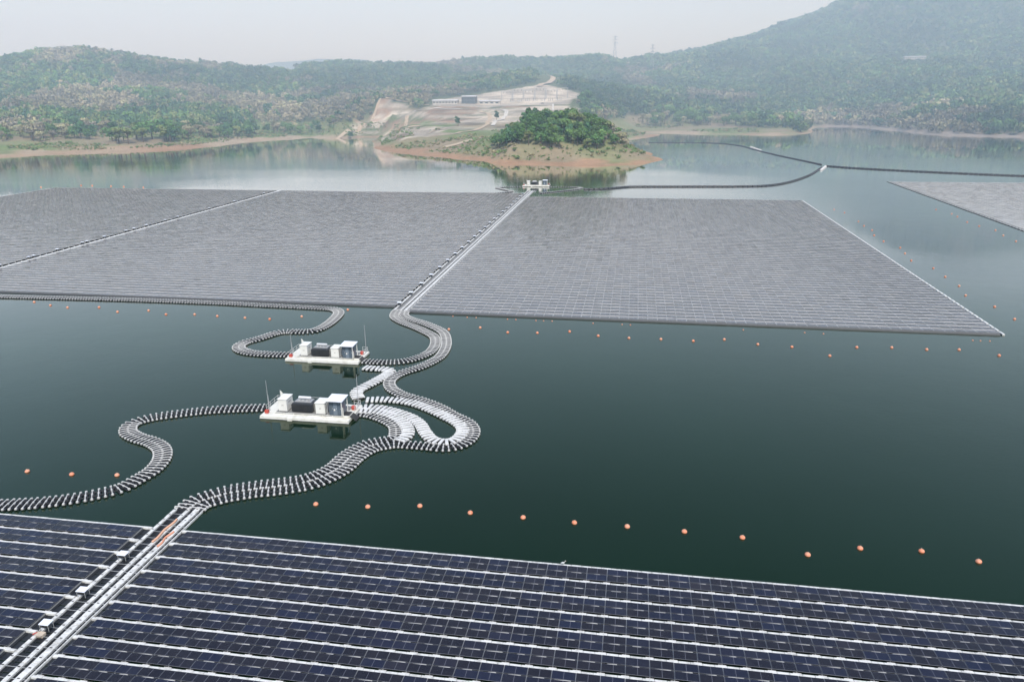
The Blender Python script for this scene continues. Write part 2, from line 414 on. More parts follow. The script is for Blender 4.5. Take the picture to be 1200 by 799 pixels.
# right bank
CTRL += [(-1.2, 1126.9, 3.5), (35.2, 1127.2, 3.5), (92.3, 1094.7, 3.5), (134.7, 1095.2, 3.5), (173.8, 1071.1, 3.5), (209.3, 1085.8, 3.5), (-1.2, 1177.6, 6.0), (36.7, 1178.1, 6.0), (96.6, 1146.1, 6.0), (141.0, 1147.0, 6.0), (182.3, 1123.2, 6.0), (219.4, 1138.1, 6.0)]
CTRL += [(319.9, 1322.3, 4.0), (359.8, 1277.6, 4.0), (375.1, 1193.2, 6.0), (376.5, 1157.6, 6.0), (407.5, 1054.2, 6.0), (468.3, 1028.3, 6.0), (511.8, 949.8, 6.0), (413.9, 1232.1, 20.0), (440.9, 1140.8, 20.0), (508.2, 1115.9, 20.0), (559.7, 1038.7, 20.0)]
# ridges: left, centre, right mountain
CTRL += [(-1587.8, 1239.2, 100.2), (-1459.7, 1260.2, 108.2), (-1333.3, 1281.0, 111.6), (-1184.3, 1315.6, 112.3), (-1127.2, 1335.1, 119.8), (-1047.1, 1348.2, 123.6), (-953.6, 1363.6, 113.9), (-887.8, 1394.6, 101.9), (-829.6, 1444.7, 93.2), (-789.9, 1542.4, 93.6), (-765.3, 1698.5, 102.6), (-687.7, 1761.9, 109.0), (-608.8, 1774.8, 112.1), (-530.1, 1787.7, 113.4), (-451.4, 1800.7, 116.5), (-372.7, 1813.6, 117.7), (-295.8, 1836.3, 117.5), (-195.9, 1842.6, 114.5), (-116.2, 1835.4, 120.5), (-80.8, 1831.1, 121.6), (-37.3, 1818.0, 104.1), (1.3, 1824.3, 98.3), (39.5, 1840.7, 105.7), (98.8, 1891.0, 115.8), (150.1, 1929.8, 120.4), (191.1, 1956.8, 132.3), (266.5, 2019.8, 155.4), (325.5, 2059.9, 172.4), (403.5, 2093.0, 182.9), (475.8, 2135.2, 218.3), (557.2, 2179.0, 258.2), (662.1, 2236.7, 315.7), (788.9, 2277.8, 376.9), (920.7, 2319.7, 412.7), (1078.8, 2355.8, 409.3), (1285.9, 2389.8, 367.9), (1546.2, 2432.5, 305.3), (1901.9, 2490.9, 240.6)]
CTRL += [(-887.5, 1070.4, 50.0), (-776.6, 1119.0, 55.3), (-965.3, 1057.6, 48.1), (-1119.8, 1032.3, 49.3), (-699.3, 1182.4, 48.2), (-621.9, 1266.0, 44.6), (-511.1, 1385.5, 55.2), (-399.4, 1454.5, 66.8), (-270.8, 1475.6, 75.0), (-110.3, 1502.0, 66.1), (19.1, 1573.9, 60.9), (196.0, 1704.2, 77.3), (381.1, 1785.3, 99.3), (383.3, 1431.0, 25.3), (409.7, 1607.6, 62.1), (611.7, 1873.8, 125.5), (809.5, 1956.9, 179.9)]
# fall away behind the ridges
CTRL += [(-2594.7, 1905.0, 50.7), (-2100.6, 1986.0, 46.7), (-1640.8, 2112.2, 42.5), (-1207.2, 2335.3, 37.3), (-694.9, 2520.7, 32.1), (-133.7, 2612.8, 27.5)]
CTRL += [(304.3, 2988.7, 221.3), (763.8, 3064.1, 217.7), (1223.6, 3139.6, 214.1), (1683.9, 3215.1, 210.4)]
# lake bed
CTRL += [(x, y, -9.0) for x, y in [(-436.87, 397.69), (-390.24, 447.28), (-311.22, 469.48), (-252.79, 543.97), (-176.93, 519.32), (-107.65, 487.51), (-48.65, 464.56), (3.52, 487.68), (34.43, 566.6), (95.13, 571.38), (154.74, 576.07), (202.83, 550.9), (245.63, 528.49), (271.98, 485.95), (-344.88, 655.03), (-291.93, 730.21), (-332.57, 860.36), (88.98, 795.4), (49.64, 845.0), (151.51, 822.77), (252.38, 957.2), (284.04, 781.63), (23.83, 902.66), (276.02, 1114.26)]]
CT = np.array(CTRL, float)
A = np.linalg.norm(CT[:, None, :2] - CT[None, :, :2], axis=2)
n = len(CT)
K = np.zeros((n+3, n+3)); K[:n, :n] = A; K[:n, n] = 1; K[:n, n+1:] = CT[:, :2] / 1000; K[n:, :n] = K[:n, n:].T
K[:n, :n] += np.eye(n) * 0.5
W = np.linalg.solve(K, np.concatenate([CT[:, 2], np.zeros(3)]))

SITE = np.array([(-364.9, 913.0), (-301.6, 862.5), (-237.4, 771.7), (-201.6, 792.8), (-134.4, 819.0), (-89.8, 897.3), (-73.3, 1070.3), (-170.6, 1056.3), (-280.6, 1038.3), (-329.0, 1091.1), (-374.7, 1114.0), (-385.1, 1031.3)])
PLAT = np.array([(-283.6, 1040.8), (-217.5, 1051.7), (-159.5, 1061.2), (-92.2, 1072.2), (-90.4, 1236.7), (-148.3, 1267.7), (-199.9, 1239.0), (-250.0, 1210.5), (-301.3, 1166.6)])
def inside(poly, x, y):
    r = np.zeros(len(x), bool); j = len(poly) - 1
    for i in range(len(poly)):
        xi, yi = poly[i]; xj, yj = poly[j]
        c = ((yi > y) != (yj > y)) & (x < (xj-xi)*(y-yi)/(yj-yi+1e-12) + xi)
        r ^= c; j = i
    return r
_perm = RNG.permutation(4096)
def vnoise(x, y):
    xi = np.floor(x).astype(int); yi = np.floor(y).astype(int); fx = x - xi; fy = y - yi
    fx = fx*fx*(3-2*fx); fy = fy*fy*(3-2*fy)
    def hsh(a, b): return _perm[(_perm[a & 4095] + b) & 4095] / 4095.0
    return (hsh(xi, yi)*(1-fx) + hsh(xi+1, yi)*fx)*(1-fy) + (hsh(xi, yi+1)*(1-fx) + hsh(xi+1, yi+1)*fx)*fy - 0.5
def fbm(x, y, s, o=4):
    r = np.zeros_like(x); a = 1.0
    for k in range(o):
        r += a * vnoise(x/s + 31*k, y/s + 57*k); s *= 0.5; a *= 0.5
    return r
def height(x, y):
    x = np.asarray(x, float); y = np.asarray(y, float); sh = x.shape; x = x.ravel(); y = y.ravel()
    h = np.empty(len(x))
    for i in range(0, len(x), 40000):
        xs, ys = x[i:i+40000], y[i:i+40000]
        d = np.hypot(xs[:, None] - CT[None, :, 0], ys[:, None] - CT[None, :, 1])
        h[i:i+40000] = d @ W[:n] + W[n] + W[n+1]*xs/1000 + W[n+2]*ys/1000
    rough = np.clip((h - 14) / 60, 0, 1)
    far = np.clip((y - 1080) / 250, 0, 1)
    h = h + fbm(x, y, 190) * 26 * rough * far + fbm(x, y, 40, 3) * 1.6 * np.clip(np.abs(h)/4, 0.25, 1)
    st = inside(SITE, x, y) & (h > 5)
    q = h / 3.6; fl = np.floor(q); fr_ = np.clip((q - fl - 0.62) / 0.38, 0, 1)
    h = np.where(st, 0.25*h + 0.75*3.6*(fl + fr_ + 0.15), h)
    h = np.where(h > -6, h, -6)
    return h.reshape(sh)

xs = np.concatenate([np.arange(-2300, -900, 16), np.arange(-900, 600, 6), np.arange(600, 1900, 16)])
ys = np.concatenate([np.arange(500, 900, 4), np.arange(900, 1500, 7), np.arange(1500, 3300, 18)])
GX, GY = np.meshgrid(xs, ys)
GZ = height(GX, GY)
nx, ny = len(xs), len(ys)
V = np.stack([GX.ravel(), GY.ravel(), GZ.ravel()], 1)
ii = (np.arange(ny-1)[:, None]*nx + np.arange(nx-1)[None, :]).ravel()
F = np.stack([ii, ii+1, ii+nx+1, ii+nx], 1)
keep = (GZ.ravel()[F] > -5.5).any(axis=1)
F = F[keep]
gx, gy, gz = V[:, 0], V[:, 1], V[:, 2]
SAND = np.array((0.35, 0.285, 0.20)); RED = np.array((0.315, 0.20, 0.125)); GRASS = np.array((0.15, 0.20, 0.075)); DRY = np.array((0.25, 0.205, 0.135)); FLOOR = np.array((0.10, 0.12, 0.06)); PALE = np.array((0.50, 0.44, 0.35)); BROWN = np.array((0.27, 0.185, 0.125))
def lerp(a, b, t): return a*(1-t[:, None]) + b*t[:, None]
nz = fbm(gx, gy, 60, 4); nz2 = fbm(gx + 500, gy, 22, 3)
t0 = np.clip((gz + nz2*3.4 + nz*1.5 - 2.3 + 1.7*(gy > 930) + 0.9*((gy < 760) & (gx > -120)))/1.5, 0, 1)
shore = lerp(np.tile(SAND, (len(V), 1)), RED, np.clip(0.5 + nz*1.4 + (gx > -330)*(gy < 800)*0.5, 0, 1))
grass = lerp(np.tile(GRASS, (len(V), 1)), DRY, np.clip(0.42 + nz*1.6, 0, 1))
tint = lerp(shore, grass, t0)
rock = np.array((0.27, 0.235, 0.20)); fr_ = np.clip((gx + 0.17*gy - 480)/60, 0, 1)*np.clip((gy - 900)/60, 0, 1)
tint = lerp(tint, np.tile(rock, (len(V), 1)), fr_*np.clip((6 - gz)/3, 0, 1))
tint = lerp(tint, np.tile(FLOOR, (len(V), 1)), np.clip((gz - 14)/14, 0, 1))
# worked ground of the terraces and the pale graded platform
def edge_dist(poly, x, y):
    d = np.full(len(x), 1e9)
    for i in range(len(poly)):
        a = np.array(poly[i]); b = np.array(poly[(i+1) % len(poly)]); ab = b - a
        t = np.clip(((x-a[0])*ab[0] + (y-a[1])*ab[1])/(ab@ab), 0, 1)
        d = np.minimum(d, np.hypot(x - a[0] - t*ab[0], y - a[1] - t*ab[1]))
    return d
s_in = inside(SITE, gx + nz2*14, gy + nz*14)
q_ = (gz - 0.54)/3.6; lev = np.floor(q_ + 0.2); ris = np.abs(q_ - np.round(q_)) > 0.20
pick = (np.sin(lev*12.9898 + np.floor(gx/70)*7.1)*43758.5) % 1.0
site_c = np.where((pick < 0.46)[:, None], BROWN*1.1, np.where((pick < 0.80)[:, None], PALE*0.9, np.where((pick < 0.90)[:, None], GRASS*0.95, DRY)))
site_c = lerp(site_c, lerp(np.tile(GRASS*0.75, (len(V), 1)), PALE*0.62, np.clip(0.75 + nz*2, 0, 1)), np.where(ris, 0.8, 0.0))
site_c = site_c * (0.95 + 0.7*nz2[:, None])
tint = np.where(s_in[:, None], site_c, tint)
p_in = inside(PLAT, gx, gy)
tint = np.where(p_in[:, None], PALE*(0.92 + nz2[:, None]*0.7 - 0.16*(np.sin(gz*2.2) > 0.2)[:, None]), tint)
terrain = link('terrain', np_mesh('terrain', V, F, 'terrain', tint, True)); tag(terrain, kind='structure')

# the blue ridge far behind the left hills
RP = [(-2190.0, 3288.8, 112.6), (-1994.1, 3320.9, 136.7), (-1875.2, 3340.4, 165.0), (-1758.6, 3359.6, 178.7), (-1642.6, 3378.6, 190.4), (-1527.1, 3397.5, 198.6), (-1411.8, 3416.5, 206.7), (-1297.6, 3435.2, 204.0), (-1183.8, 3453.9, 192.2), (-1069.0, 3472.7, 194.9), (-992.9, 3485.2, 188.9), (-878.6, 3504.0, 178.9), (-726.2, 3529.0, 148.5), (-496.0, 3566.7, 99.0)]
px_ = np.interp(np.arange(0, len(RP)-1, 0.06), range(len(RP)), [p[0] for p in RP]); py_ = np.interp(np.arange(0, len(RP)-1, 0.06), range(len(RP)), [p[1] for p in RP]); pz_ = np.interp(np.arange(0, len(RP)-1, 0.06), range(len(RP)), [p[2] for p in RP])
pz_ = pz_ + fbm(px_, py_, 90, 4)*12
prof = [(-500, 0.0), (-330, 0.35), (-180, 0.7), (-70, 0.93), (0, 1.0), (120, 0.85), (500, 0.0)]
V2 = np.array([(x, y+dy + 0*z, z*k + fbm(np.array([x]), np.array([y+dy]), 120, 3)[0]*24*(k > 0)*(k < 0.95)) for dy, k in prof for x, y, z in zip(px_, py_, pz_)])
m_ = len(px_); F2 = np.array([(r*m_+i, r*m_+i+1, (r+1)*m_+i+1, (r+1)*m_+i) for r in range(len(prof)-1) for i in range(m_-1)])
tag(link('distant_hill', np_mesh('distant_hill', V2, F2, 'terrain', np.tile(np.array((0.07, 0.08, 0.05)), (len(V2), 1)), True)), kind='structure')

# ------------------------------------------------------------------ trees
GREENS = [np.array(c) for c in ((0.070, 0.140, 0.045), (0.098, 0.170, 0.052), (0.050, 0.108, 0.050), (0.150, 0.185, 0.070))]
DRYS = [np.array(c) for c in ((0.255, 0.225, 0.150), (0.29, 0.255, 0.165), (0.215, 0.195, 0.150), (0.30, 0.285, 0.165))]

def crown_arrays(rng, rx, rz, zc, nleaf, leaf, lobes):
    """leaf sized faces spread through a lumpy volume"""
    L_ = []
    for k in range(lobes):
        a = rng.uniform(0, 2*PI); r = rx*rng.uniform(0.25, 0.72); z = zc + rz*rng.uniform(-0.55, 0.62)
        L_.append((r*math.cos(a), r*math.sin(a), z, rx*rng.uniform(0.32, 0.52)))
    L_.append((0, 0, zc + rz*0.25, rx*0.55))
    P = []
    D = []
    for k in range(nleaf):
        cx, cy, cz, cr = L_[k % len(L_)]
        d = rng.normal(size=3); d /= np.linalg.norm(d)
        if d[2] < -0.35: d[2] *= -0.6
        q = np.array((cx, cy, cz)) + d*cr*rng.uniform(0.62, 1.06)*np.array((1, 1, 0.85))
        P.append(q); D.append(d)
    P = np.array(P); D = np.array(D)
    nrm = D + rng.normal(scale=0.55, size=D.shape); nrm /= np.linalg.norm(nrm, axis=1)[:, None]
    t = np.cross(nrm, rng.normal(size=D.shape)); t /= np.linalg.norm(t, axis=1)[:, None]
    b = np.cross(nrm, t)
    s = leaf * rng.uniform(0.6, 1.25, (nleaf, 1)); s2 = s * rng.uniform(0.5, 0.95, (nleaf, 1))
    Vv = np.stack([P - t*s - b*s2*0.5, P + t*s*0.3 - b*s2, P + t*s + b*s2*0.4, P - t*s*0.3 + b*s2], 1).reshape(-1, 3)
    Ff = np.arange(nleaf*4).reshape(-1, 4)
    # faces get darker towards the bottom of the crown, with random variation
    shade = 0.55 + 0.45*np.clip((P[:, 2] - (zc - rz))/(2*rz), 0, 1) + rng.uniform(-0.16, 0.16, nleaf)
    return Vv, Ff, shade

def trunk_mb(rng, h, r, limbs, spread):
    mb = MB()
    lean = rng.uniform(-0.5, 0.5, 2)
    mb.tube([(0, 0, -1.2), (lean[0]*0.2, lean[1]*0.2, h*0.3), (lean[0], lean[1], h*0.62), (lean[0]*1.4, lean[1]*1.4, h*0.9)], [r*1.35, r, r*0.75, r*0.25], 7)
    for k in range(limbs):
        a = 2*PI*k/limbs + rng.uniform(-0.4, 0.4); z = h*rng.uniform(0.34, 0.6)
        x1, y1 = math.cos(a)*spread*0.55, math.sin(a)*spread*0.55
        mb.tube([(lean[0]*0.6, lean[1]*0.6, z), (x1*0.55, y1*0.55, z + h*0.12), (x1, y1, z + h*0.27)], [r*0.5, r*0.36, r*0.12], 5)
    return mb

VARIANTS = {'green': [], 'dry': [], 'far': []}
def make_variant(kind, seed):
    rng = np.random.default_rng(seed)
    if kind == 'green':
        h = 11.0; rx = rng.uniform(3.6, 5.2); Vv, Ff, sh = crown_arrays(rng, rx, 5.0, 6.3, 560, 0.62, 10)
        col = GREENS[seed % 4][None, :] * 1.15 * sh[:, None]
    else:
        h = 9.5; rx = rng.uniform(3.4, 4.4); Vv, Ff, sh = crown_arrays(rng, rx, 3.8, 6.2, 260, 0.55, 8)
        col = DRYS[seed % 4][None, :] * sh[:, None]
    cm = np_mesh('tree_crown', Vv, Ff, 'foliage', col)
    tm = trunk_mb(rng, h, 0.28, 5, rx).mesh('tree_trunk', ['bark'])
    return tm, cm
for s in range(6): VARIANTS['green'].append(make_variant('green', 100 + s))
for s in range(4): VARIANTS['dry'].append(make_variant('dry', 200 + s))

TREE_XY = []
def tree(x, y, z, kind, k, sc, label, group):
    tm, cm = VARIANTS[kind][k % len(VARIANTS[kind])]
    name = 'leafy_tree' if kind == 'green' else 'dry_tree'
    r = thing(name, (x, y, z), label, 'tree', group, random.uniform(0, 6.28))
    r.scale = (sc*random.uniform(0.9, 1.1), sc*random.uniform(0.9, 1.1), sc*random.uniform(0.85, 1.15))
    link('trunk', tm, r); link('crown', cm, r)
    TREE_XY.append((x, y))
    return r

def scatter(poly, count, sep, seed):
    rng = np.random.default_rng(seed); P = np.array(poly); out = []
    lo, hi = P.min(0), P.max(0)
    for t in range(count*60):
        q = rng.uniform(lo, hi)
        if not inside(P, np.array([q[0]]), np.array([q[1]]))[0]: continue
        if any((q[0]-a)**2 + (q[1]-b)**2 < sep*sep for a, b in out): continue
        out.append((q[0], q[1]))
        if len(out) >= count: break
    return out

def grove(poly, count, sep, seed, kinds, sc, labels, group):
    pts = scatter(poly, count, sep, seed)
    zz = height([p[0] for p in pts], [p[1] for p in pts])
    rng = random.Random(seed)
    for (x, y), z in zip(pts, zz):
        if z < 1.2: continue
        k = kinds if isinstance(kinds, str) else rng.choice(kinds)
        tree(x, y, float(z), k, rng.randrange(12), rng.uniform(*sc), labels[k], group)

# the wooded mound on the peninsula
GL = {'green': 'dense dark green tree in the grove on the mound of the peninsula', 'dry': 'bare brownish tree at the right end of the grove on the mound'}
grove([(-126.9, 678.4), (-109.6, 640.7), (-66.5, 631.6), (-28.8, 637.8), (-21.7, 669.3), (-35.2, 698.5), (-74.1, 702.3), (-107.9, 696.7)], 104, 5.2, 1, 'green', (0.85, 1.3), GL, 'trees of the grove on the mound')
grove([(-28.9, 639.8), (-7.3, 652.4), (-10.9, 687.3), (-31.3, 699.2)], 26, 4.8, 2, ['green', 'dry', 'dry'], (0.75, 1.15), {'green': 'small green tree at the right end of the grove on the mound', 'dry': GL['dry']}, 'trees at the right end of the mound')
# left bank
grove([(-558.4, 748.0), (-508.5, 786.8), (-529.2, 818.9), (-582.0, 779.6)], 17, 5.5, 3, 'green', (1.5, 2.3), {'green': 'tall dark green tree in the clump on the left shore above the reflection'}, 'clump of tall trees on the left shore')
grove([(-496.9, 866.9), (-486.8, 934.1), (-506.2, 971.4), (-518.1, 903.9)], 11, 5.5, 4, 'green', (1.3, 1.8), {'green': 'round dark green tree in the clump right of the tall shore trees'}, 'second clump of trees on the left shore')
grove([(-685.7, 722.0), (-594.6, 792.0), (-631.9, 841.6), (-731.5, 770.2)], 44, 7, 5, ['dry', 'dry', 'dry', 'green'], (1.2, 1.8), {'green': 'green tree standing among the bare trees behind the left bank', 'dry': 'bare brownish tree in the thicket behind the left grassy bank'}, 'thicket behind the left bank')
grove([(-517.4, 800.6), (-502.2, 876.1), (-531.4, 927.1), (-550.0, 851.0)], 18, 7, 6, ['dry', 'green'], (1.2, 1.7), {'green': 'green tree between the two dark clumps on the left shore', 'dry': 'dry tan tree between the two dark clumps on the left shore'}, 'trees between the two left clumps')
grove([(-488.9, 956.9), (-412.0, 1019.0), (-431.2, 1066.5), (-515.1, 1008.3)], 22, 7, 7, ['dry', 'green', 'green'], (1.0, 1.5), {'green': 'green tree by the bay left of the terraced site', 'dry': 'dry tree by the bay left of the terraced site'}, 'trees by the bay')
# right bank
grove([(5.1, 1172.6), (218.4, 1132.9), (230.5, 1195.7), (5.4, 1253.7)], 56, 8, 8, ['green', 'green', 'dry'], (1.2, 2.0), {'green': 'green tree along the foot of the hill on the right bank', 'dry': 'dry pinkish tree along the foot of the hill on the right bank'}, 'trees along the right bank')
# single trees of the terraced site
for (x, y), z_, lab in zip([(-205.5, 878.3), (-172.0, 944.6), (-370.3, 962.7)], (0, 0, 0), ('lone dark conical tree on the brown terraces below the grey building', 'small tree beside the pale track on the upper terraces', 'small green tree on the slope left of the terraces')):
    tree(x, y, float(height([x], [y])[0]), 'green', 2, 0.95, lab, None)

CLEAR = [(x, y, 24) for x, y in [(-156.7, 1246.1), (-154.4, 1271.8), (-151.2, 1292.6), (-150.2, 1333.3), (-147.7, 1364.1), (-151.9, 1388.7), (-156.2, 1413.4)]] + [(x, y, 26) for x, y in [(563.0, 1805.0), (590.2, 1809.5), (549.7, 1772.4), (565.8, 1770.0), (585.3, 1778.3)]]
# ------------------------------------------------------------------ forest cover on the hills: uncountable, one object per slope
def forest(name, mask, sp, seed, leafn, leaf, size, label):
    rng = np.random.default_rng(seed)
    X, Y = np.meshgrid(np.arange(-2000, 1500, sp), np.arange(760, 2350, sp))
    x = (X + rng.uniform(-0.48, 0.48, X.shape)*sp).ravel(); y = (Y + rng.uniform(-0.48, 0.48, X.shape)*sp).ravel()
    # the part of the hills the lake looks onto
    cy = x*-0.16194 + y*0.9868; cx = x*0.9868 + y*0.16194
    ok = (np.abs(cx/cy) < 0.80) & mask(x, y, cx, cy)
    x, y, cx, cy = x[ok], y[ok], cx[ok], cy[ok]
    z = height(x, y)
    okk = (z > np.where((cx > 0.37*cy), 1.2, np.where(cx > 0.17*cy, 5.5, 7.5))) & ~inside(SITE, x, y) & ~inside(PLAT, x, y)
    d2 = edge_dist(PLAT, x, y); okk &= d2 > 9
    for a_, b_, r_ in CLEAR: okk &= (x-a_)**2 + (y-b_)**2 > r_*r_
    if TREE_XY:
        T = np.array(TREE_XY)
        near = np.array([np.min((T[:, 0]-a_)**2 + (T[:, 1]-b_)**2) for a_, b_ in zip(x, y)]) < 20
        okk &= ~near
    x, y, z, cx, cy = x[okk], y[okk], z[okk], cx[okk], cy[okk]
    # drop what lies behind a ridge as seen over the whole lake front
    vis = np.ones(len(x), bool)
    tt = np.linspace(0.45, 0.985, 36)
    best = np.full(len(x), -9.0)
    for t in tt:
        best = np.maximum(best, np.where((y*t < 560) | (np.hypot(x*t, y*t) < 560), -120.0, (height(x*t, y*t) - 55)/t))
    vis = ((z + 16 - 55) > best - 14) | ((cx > 0.30*cy) & (cy < 1400))
    x, y, z = x[vis], y[vis], z[vis]
    n_ = len(x)
    base_V = []; base_F = []; base_S = []
    for k in range(8):
        r2 = np.random.default_rng(seed*10 + k)
        Vv, Ff, sh = crown_arrays(r2, 1.0, 0.85, 0.75, leafn, leaf, 5)
        base_V.append(Vv); base_S.append(sh)
    dry = np.clip(0.15 + 2.1*fbm(x, y, 150, 3) + 0.9*fbm(x+900, y, 45, 2) + rng.uniform(-0.22, 0.22, n_) + 0.30*((x < -260) & (z < 42)) - 0.18*((x < -260) & (z > 60)) - 0.50*(cy[vis] > 1500)*(cx[vis] > 450) - 0.2*(cx[vis] > 300), 0, 1) > 0.55
    g = np.array(GREENS)[rng.integers(0, 4, n_)]; d = np.array(DRYS)[rng.integers(0, 4, n_)]*0.9
    col = np.where(dry[:, None], d, g) * (1.0 + 0.8*fbm(x+77, y, 90, 2))[:, None] * rng.uniform(0.75, 1.25, (n_, 1))
    sz = size * np.clip(np.exp(rng.normal(0, 0.33, n_)), 0.5, 1.45) * np.where(dry, 0.9, 1.0)
    an = rng.uniform(0, 2*PI, n_); var = rng.integers(0, 8, n_)
    Vs = []; Ts = []
    for k in range(8):
        idx = np.where(var == k)[0]
        c, s = np.cos(an[idx]), np.sin(an[idx]); b = base_V[k]
        bx = (b[None, :, 0]*c[:, None] - b[None, :, 1]*s[:, None])*sz[idx][:, None] + x[idx][:, None]
        by = (b[None, :, 0]*s[:, None] + b[None, :, 1]*c[:, None])*sz[idx][:, None] + y[idx][:, None]
        bz = b[None, :, 2]*sz[idx][:, None]*1.15 + z[idx][:, None]
        Vs.append(np.stack([bx, by, bz], 2).reshape(-1, 3))
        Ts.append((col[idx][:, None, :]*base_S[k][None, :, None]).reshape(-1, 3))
    Vs = np.concatenate(Vs); Ts = np.concatenate(Ts)
    print(name, n_, ((x>300)&(y<1200)).sum(), 'clumps', len(Vs)//4, 'faces')
    o = link(name, np_mesh(name, Vs, np.arange(len(Vs)).reshape(-1, 4), 'foliage', Ts))
    tag(o, label, 'forest', None, 'stuff')
forest('hill_forest', lambda x, y, cx, cy: (cx < -0.27*cy) & (cy < 1640), 7.4, 31, 64, 0.23, 5.0, 'mixed green and leafless forest covering the left hills behind the bank')
forest('hill_forest', lambda x, y, cx, cy: (cx >= -0.27*cy) & (cx < 0.17*cy) & (cy < 1960), 8.0, 32, 56, 0.24, 5.2, 'hazy brown and green forest on the middle ridge behind the substation')
forest('hill_forest', lambda x, y, cx, cy: (cx >= 0.17*cy) & (cy < 2250), 8.8, 33, 52, 0.25, 5.9, 'hazy blue green forest covering the big mountain on the right')

# low scrub on the banks
def scrub():
    rng = np.random.default_rng(5)
    x = rng.uniform(-900, 500, 95000); y = rng.uniform(560, 1250, 95000)
    z = height(x, y)
    dens = fbm(x, y, 45, 3)
    ok = (z > 2.0) & (z < 16) & (dens + 0.25*((x > -300) & (y < 760)) + 0.5*((x > -190) & (y < 720) & (z > 4.2)) > 0.06) & (rng.uniform(size=len(x)) < 0.75) & ~inside(PLAT, x, y)
    x, y, z = x[ok], y[ok], z[ok]; n_ = len(x)
    Vv, Ff, sh = crown_arrays(rng, 1.0, 0.6, 0.4, 26, 0.34, 4)
    sz = np.clip(rng.lognormal(0.15, 0.45, n_), 0.5, 3.2); an = rng.uniform(0, 6.28, n_); c, s = np.cos(an), np.sin(an)
    bx = (Vv[None, :, 0]*c[:, None] - Vv[None, :, 1]*s[:, None])*sz[:, None] + x[:, None]
    by = (Vv[None, :, 0]*s[:, None] + Vv[None, :, 1]*c[:, None])*sz[:, None] + y[:, None]
    bz = Vv[None, :, 2]*sz[:, None]*0.8 + z[:, None]
    Vs = np.stack([bx, by, bz], 2).reshape(-1, 3)
    col = np.where(rng.uniform(size=(n_, 1)) < 0.65, np.array((0.15, 0.215, 0.08)), np.array((0.28, 0.25, 0.14)))*rng.uniform(0.7, 1.2, (n_, 1))
    Ts = (col[:, None, :]*sh[None, :, None]).reshape(-1, 3)
    tag(link('shore_scrub', np_mesh('shore_scrub', Vs, np.arange(len(Vs)).reshape(-1, 4), 'foliage', Ts)), 'low green and straw coloured scrub on the banks above the waterline', 'scrub', None, 'stuff')
scrub()
# ------------------------------------------------------------------ solar arrays
PW, PD_, PITCH, CELL = 2.352, 1.135, 2.9, 2.4
def panel_mb(detailed):
    mb = MB(); x, y, t = PW/2, PD_/2, 0.02
    if detailed:
        f = 0.024
        o = [(-x, -y), (x, -y), (x, y), (-x, y)]; i = [(-x+f, -y+f), (x-f, -y+f), (x-f, y-f), (-x+f, y-f)]
        for k in range(4):
            j = (k+1) % 4
            mb.quad([(*o[k], t), (*o[j], t), (*i[j], t), (*i[k], t)], 1)
            mb.quad([(*i[k], t), (*i[j], t), (*i[j], t-0.006), (*i[k], t-0.006)], 1)
            mb.quad([(*o[k], -t), (*o[j], -t), (*o[j], t), (*o[k], t)], 1)
        mb.quad([(*p, t-0.006) for p in i], 0, [(0, 0), (1, 0), (1, 1), (0, 1)], 0.0)
        mb.quad([(*p, -t) for p in reversed(o)], 1)
    else:
        o = [(-x, -y), (x, -y), (x, y), (-x, y)]
        mb.quad([(*p, t) for p in o], 0, [(0, 0), (1, 0), (1, 1), (0, 1)], 0.0)
        for k in range(4):
            j = (k+1) % 4
            mb.quad([(*o[k], -t), (*o[j], -t), (*o[j], t), (*o[k], t)], 1)
    return mb
P_NEAR, P_FAR = panel_mb(True), panel_mb(False)
TILT = math.radians(-2.3)
def panel_spots(x0, x1, uf, rows):
    """every panel: row, centre, tilt"""
    out = []
    nc = int((x1 - x0)/CELL + 1e-4)
    rr = random.Random(int(abs(x0)*10))
    for k in range(rows):
        u = uf - k*PITCH
        for c in range(nc):
            for q in (0, 1):
                y = u - 0.36 - PD_/2 - q*(PD_ + 0.13)
                z = 0.40 + q*0.045
                out.append((k, (x0 + CELL*(c+0.5), y, z), (TILT + rr.gauss(0, 0.011), rr.gauss(0, 0.009), rr.gauss(0, 0.003)), rr.random()))
    return out, nc
def add_panel(mb, src, loc, rot, tone):
    R_ = Matrix.Rotation(rot[2], 3, 'Z') @ Matrix.Rotation(rot[1], 3, 'Y') @ Matrix.Rotation(rot[0], 3, 'X')
    t = MB(); t.v = [tuple(R_ @ Vector(p)) for p in src.v]; t.f = src.f; t.m = src.m; t.uv = src.uv; t.tone = src.tone
    mb.add(t, loc, 0.0, tone)

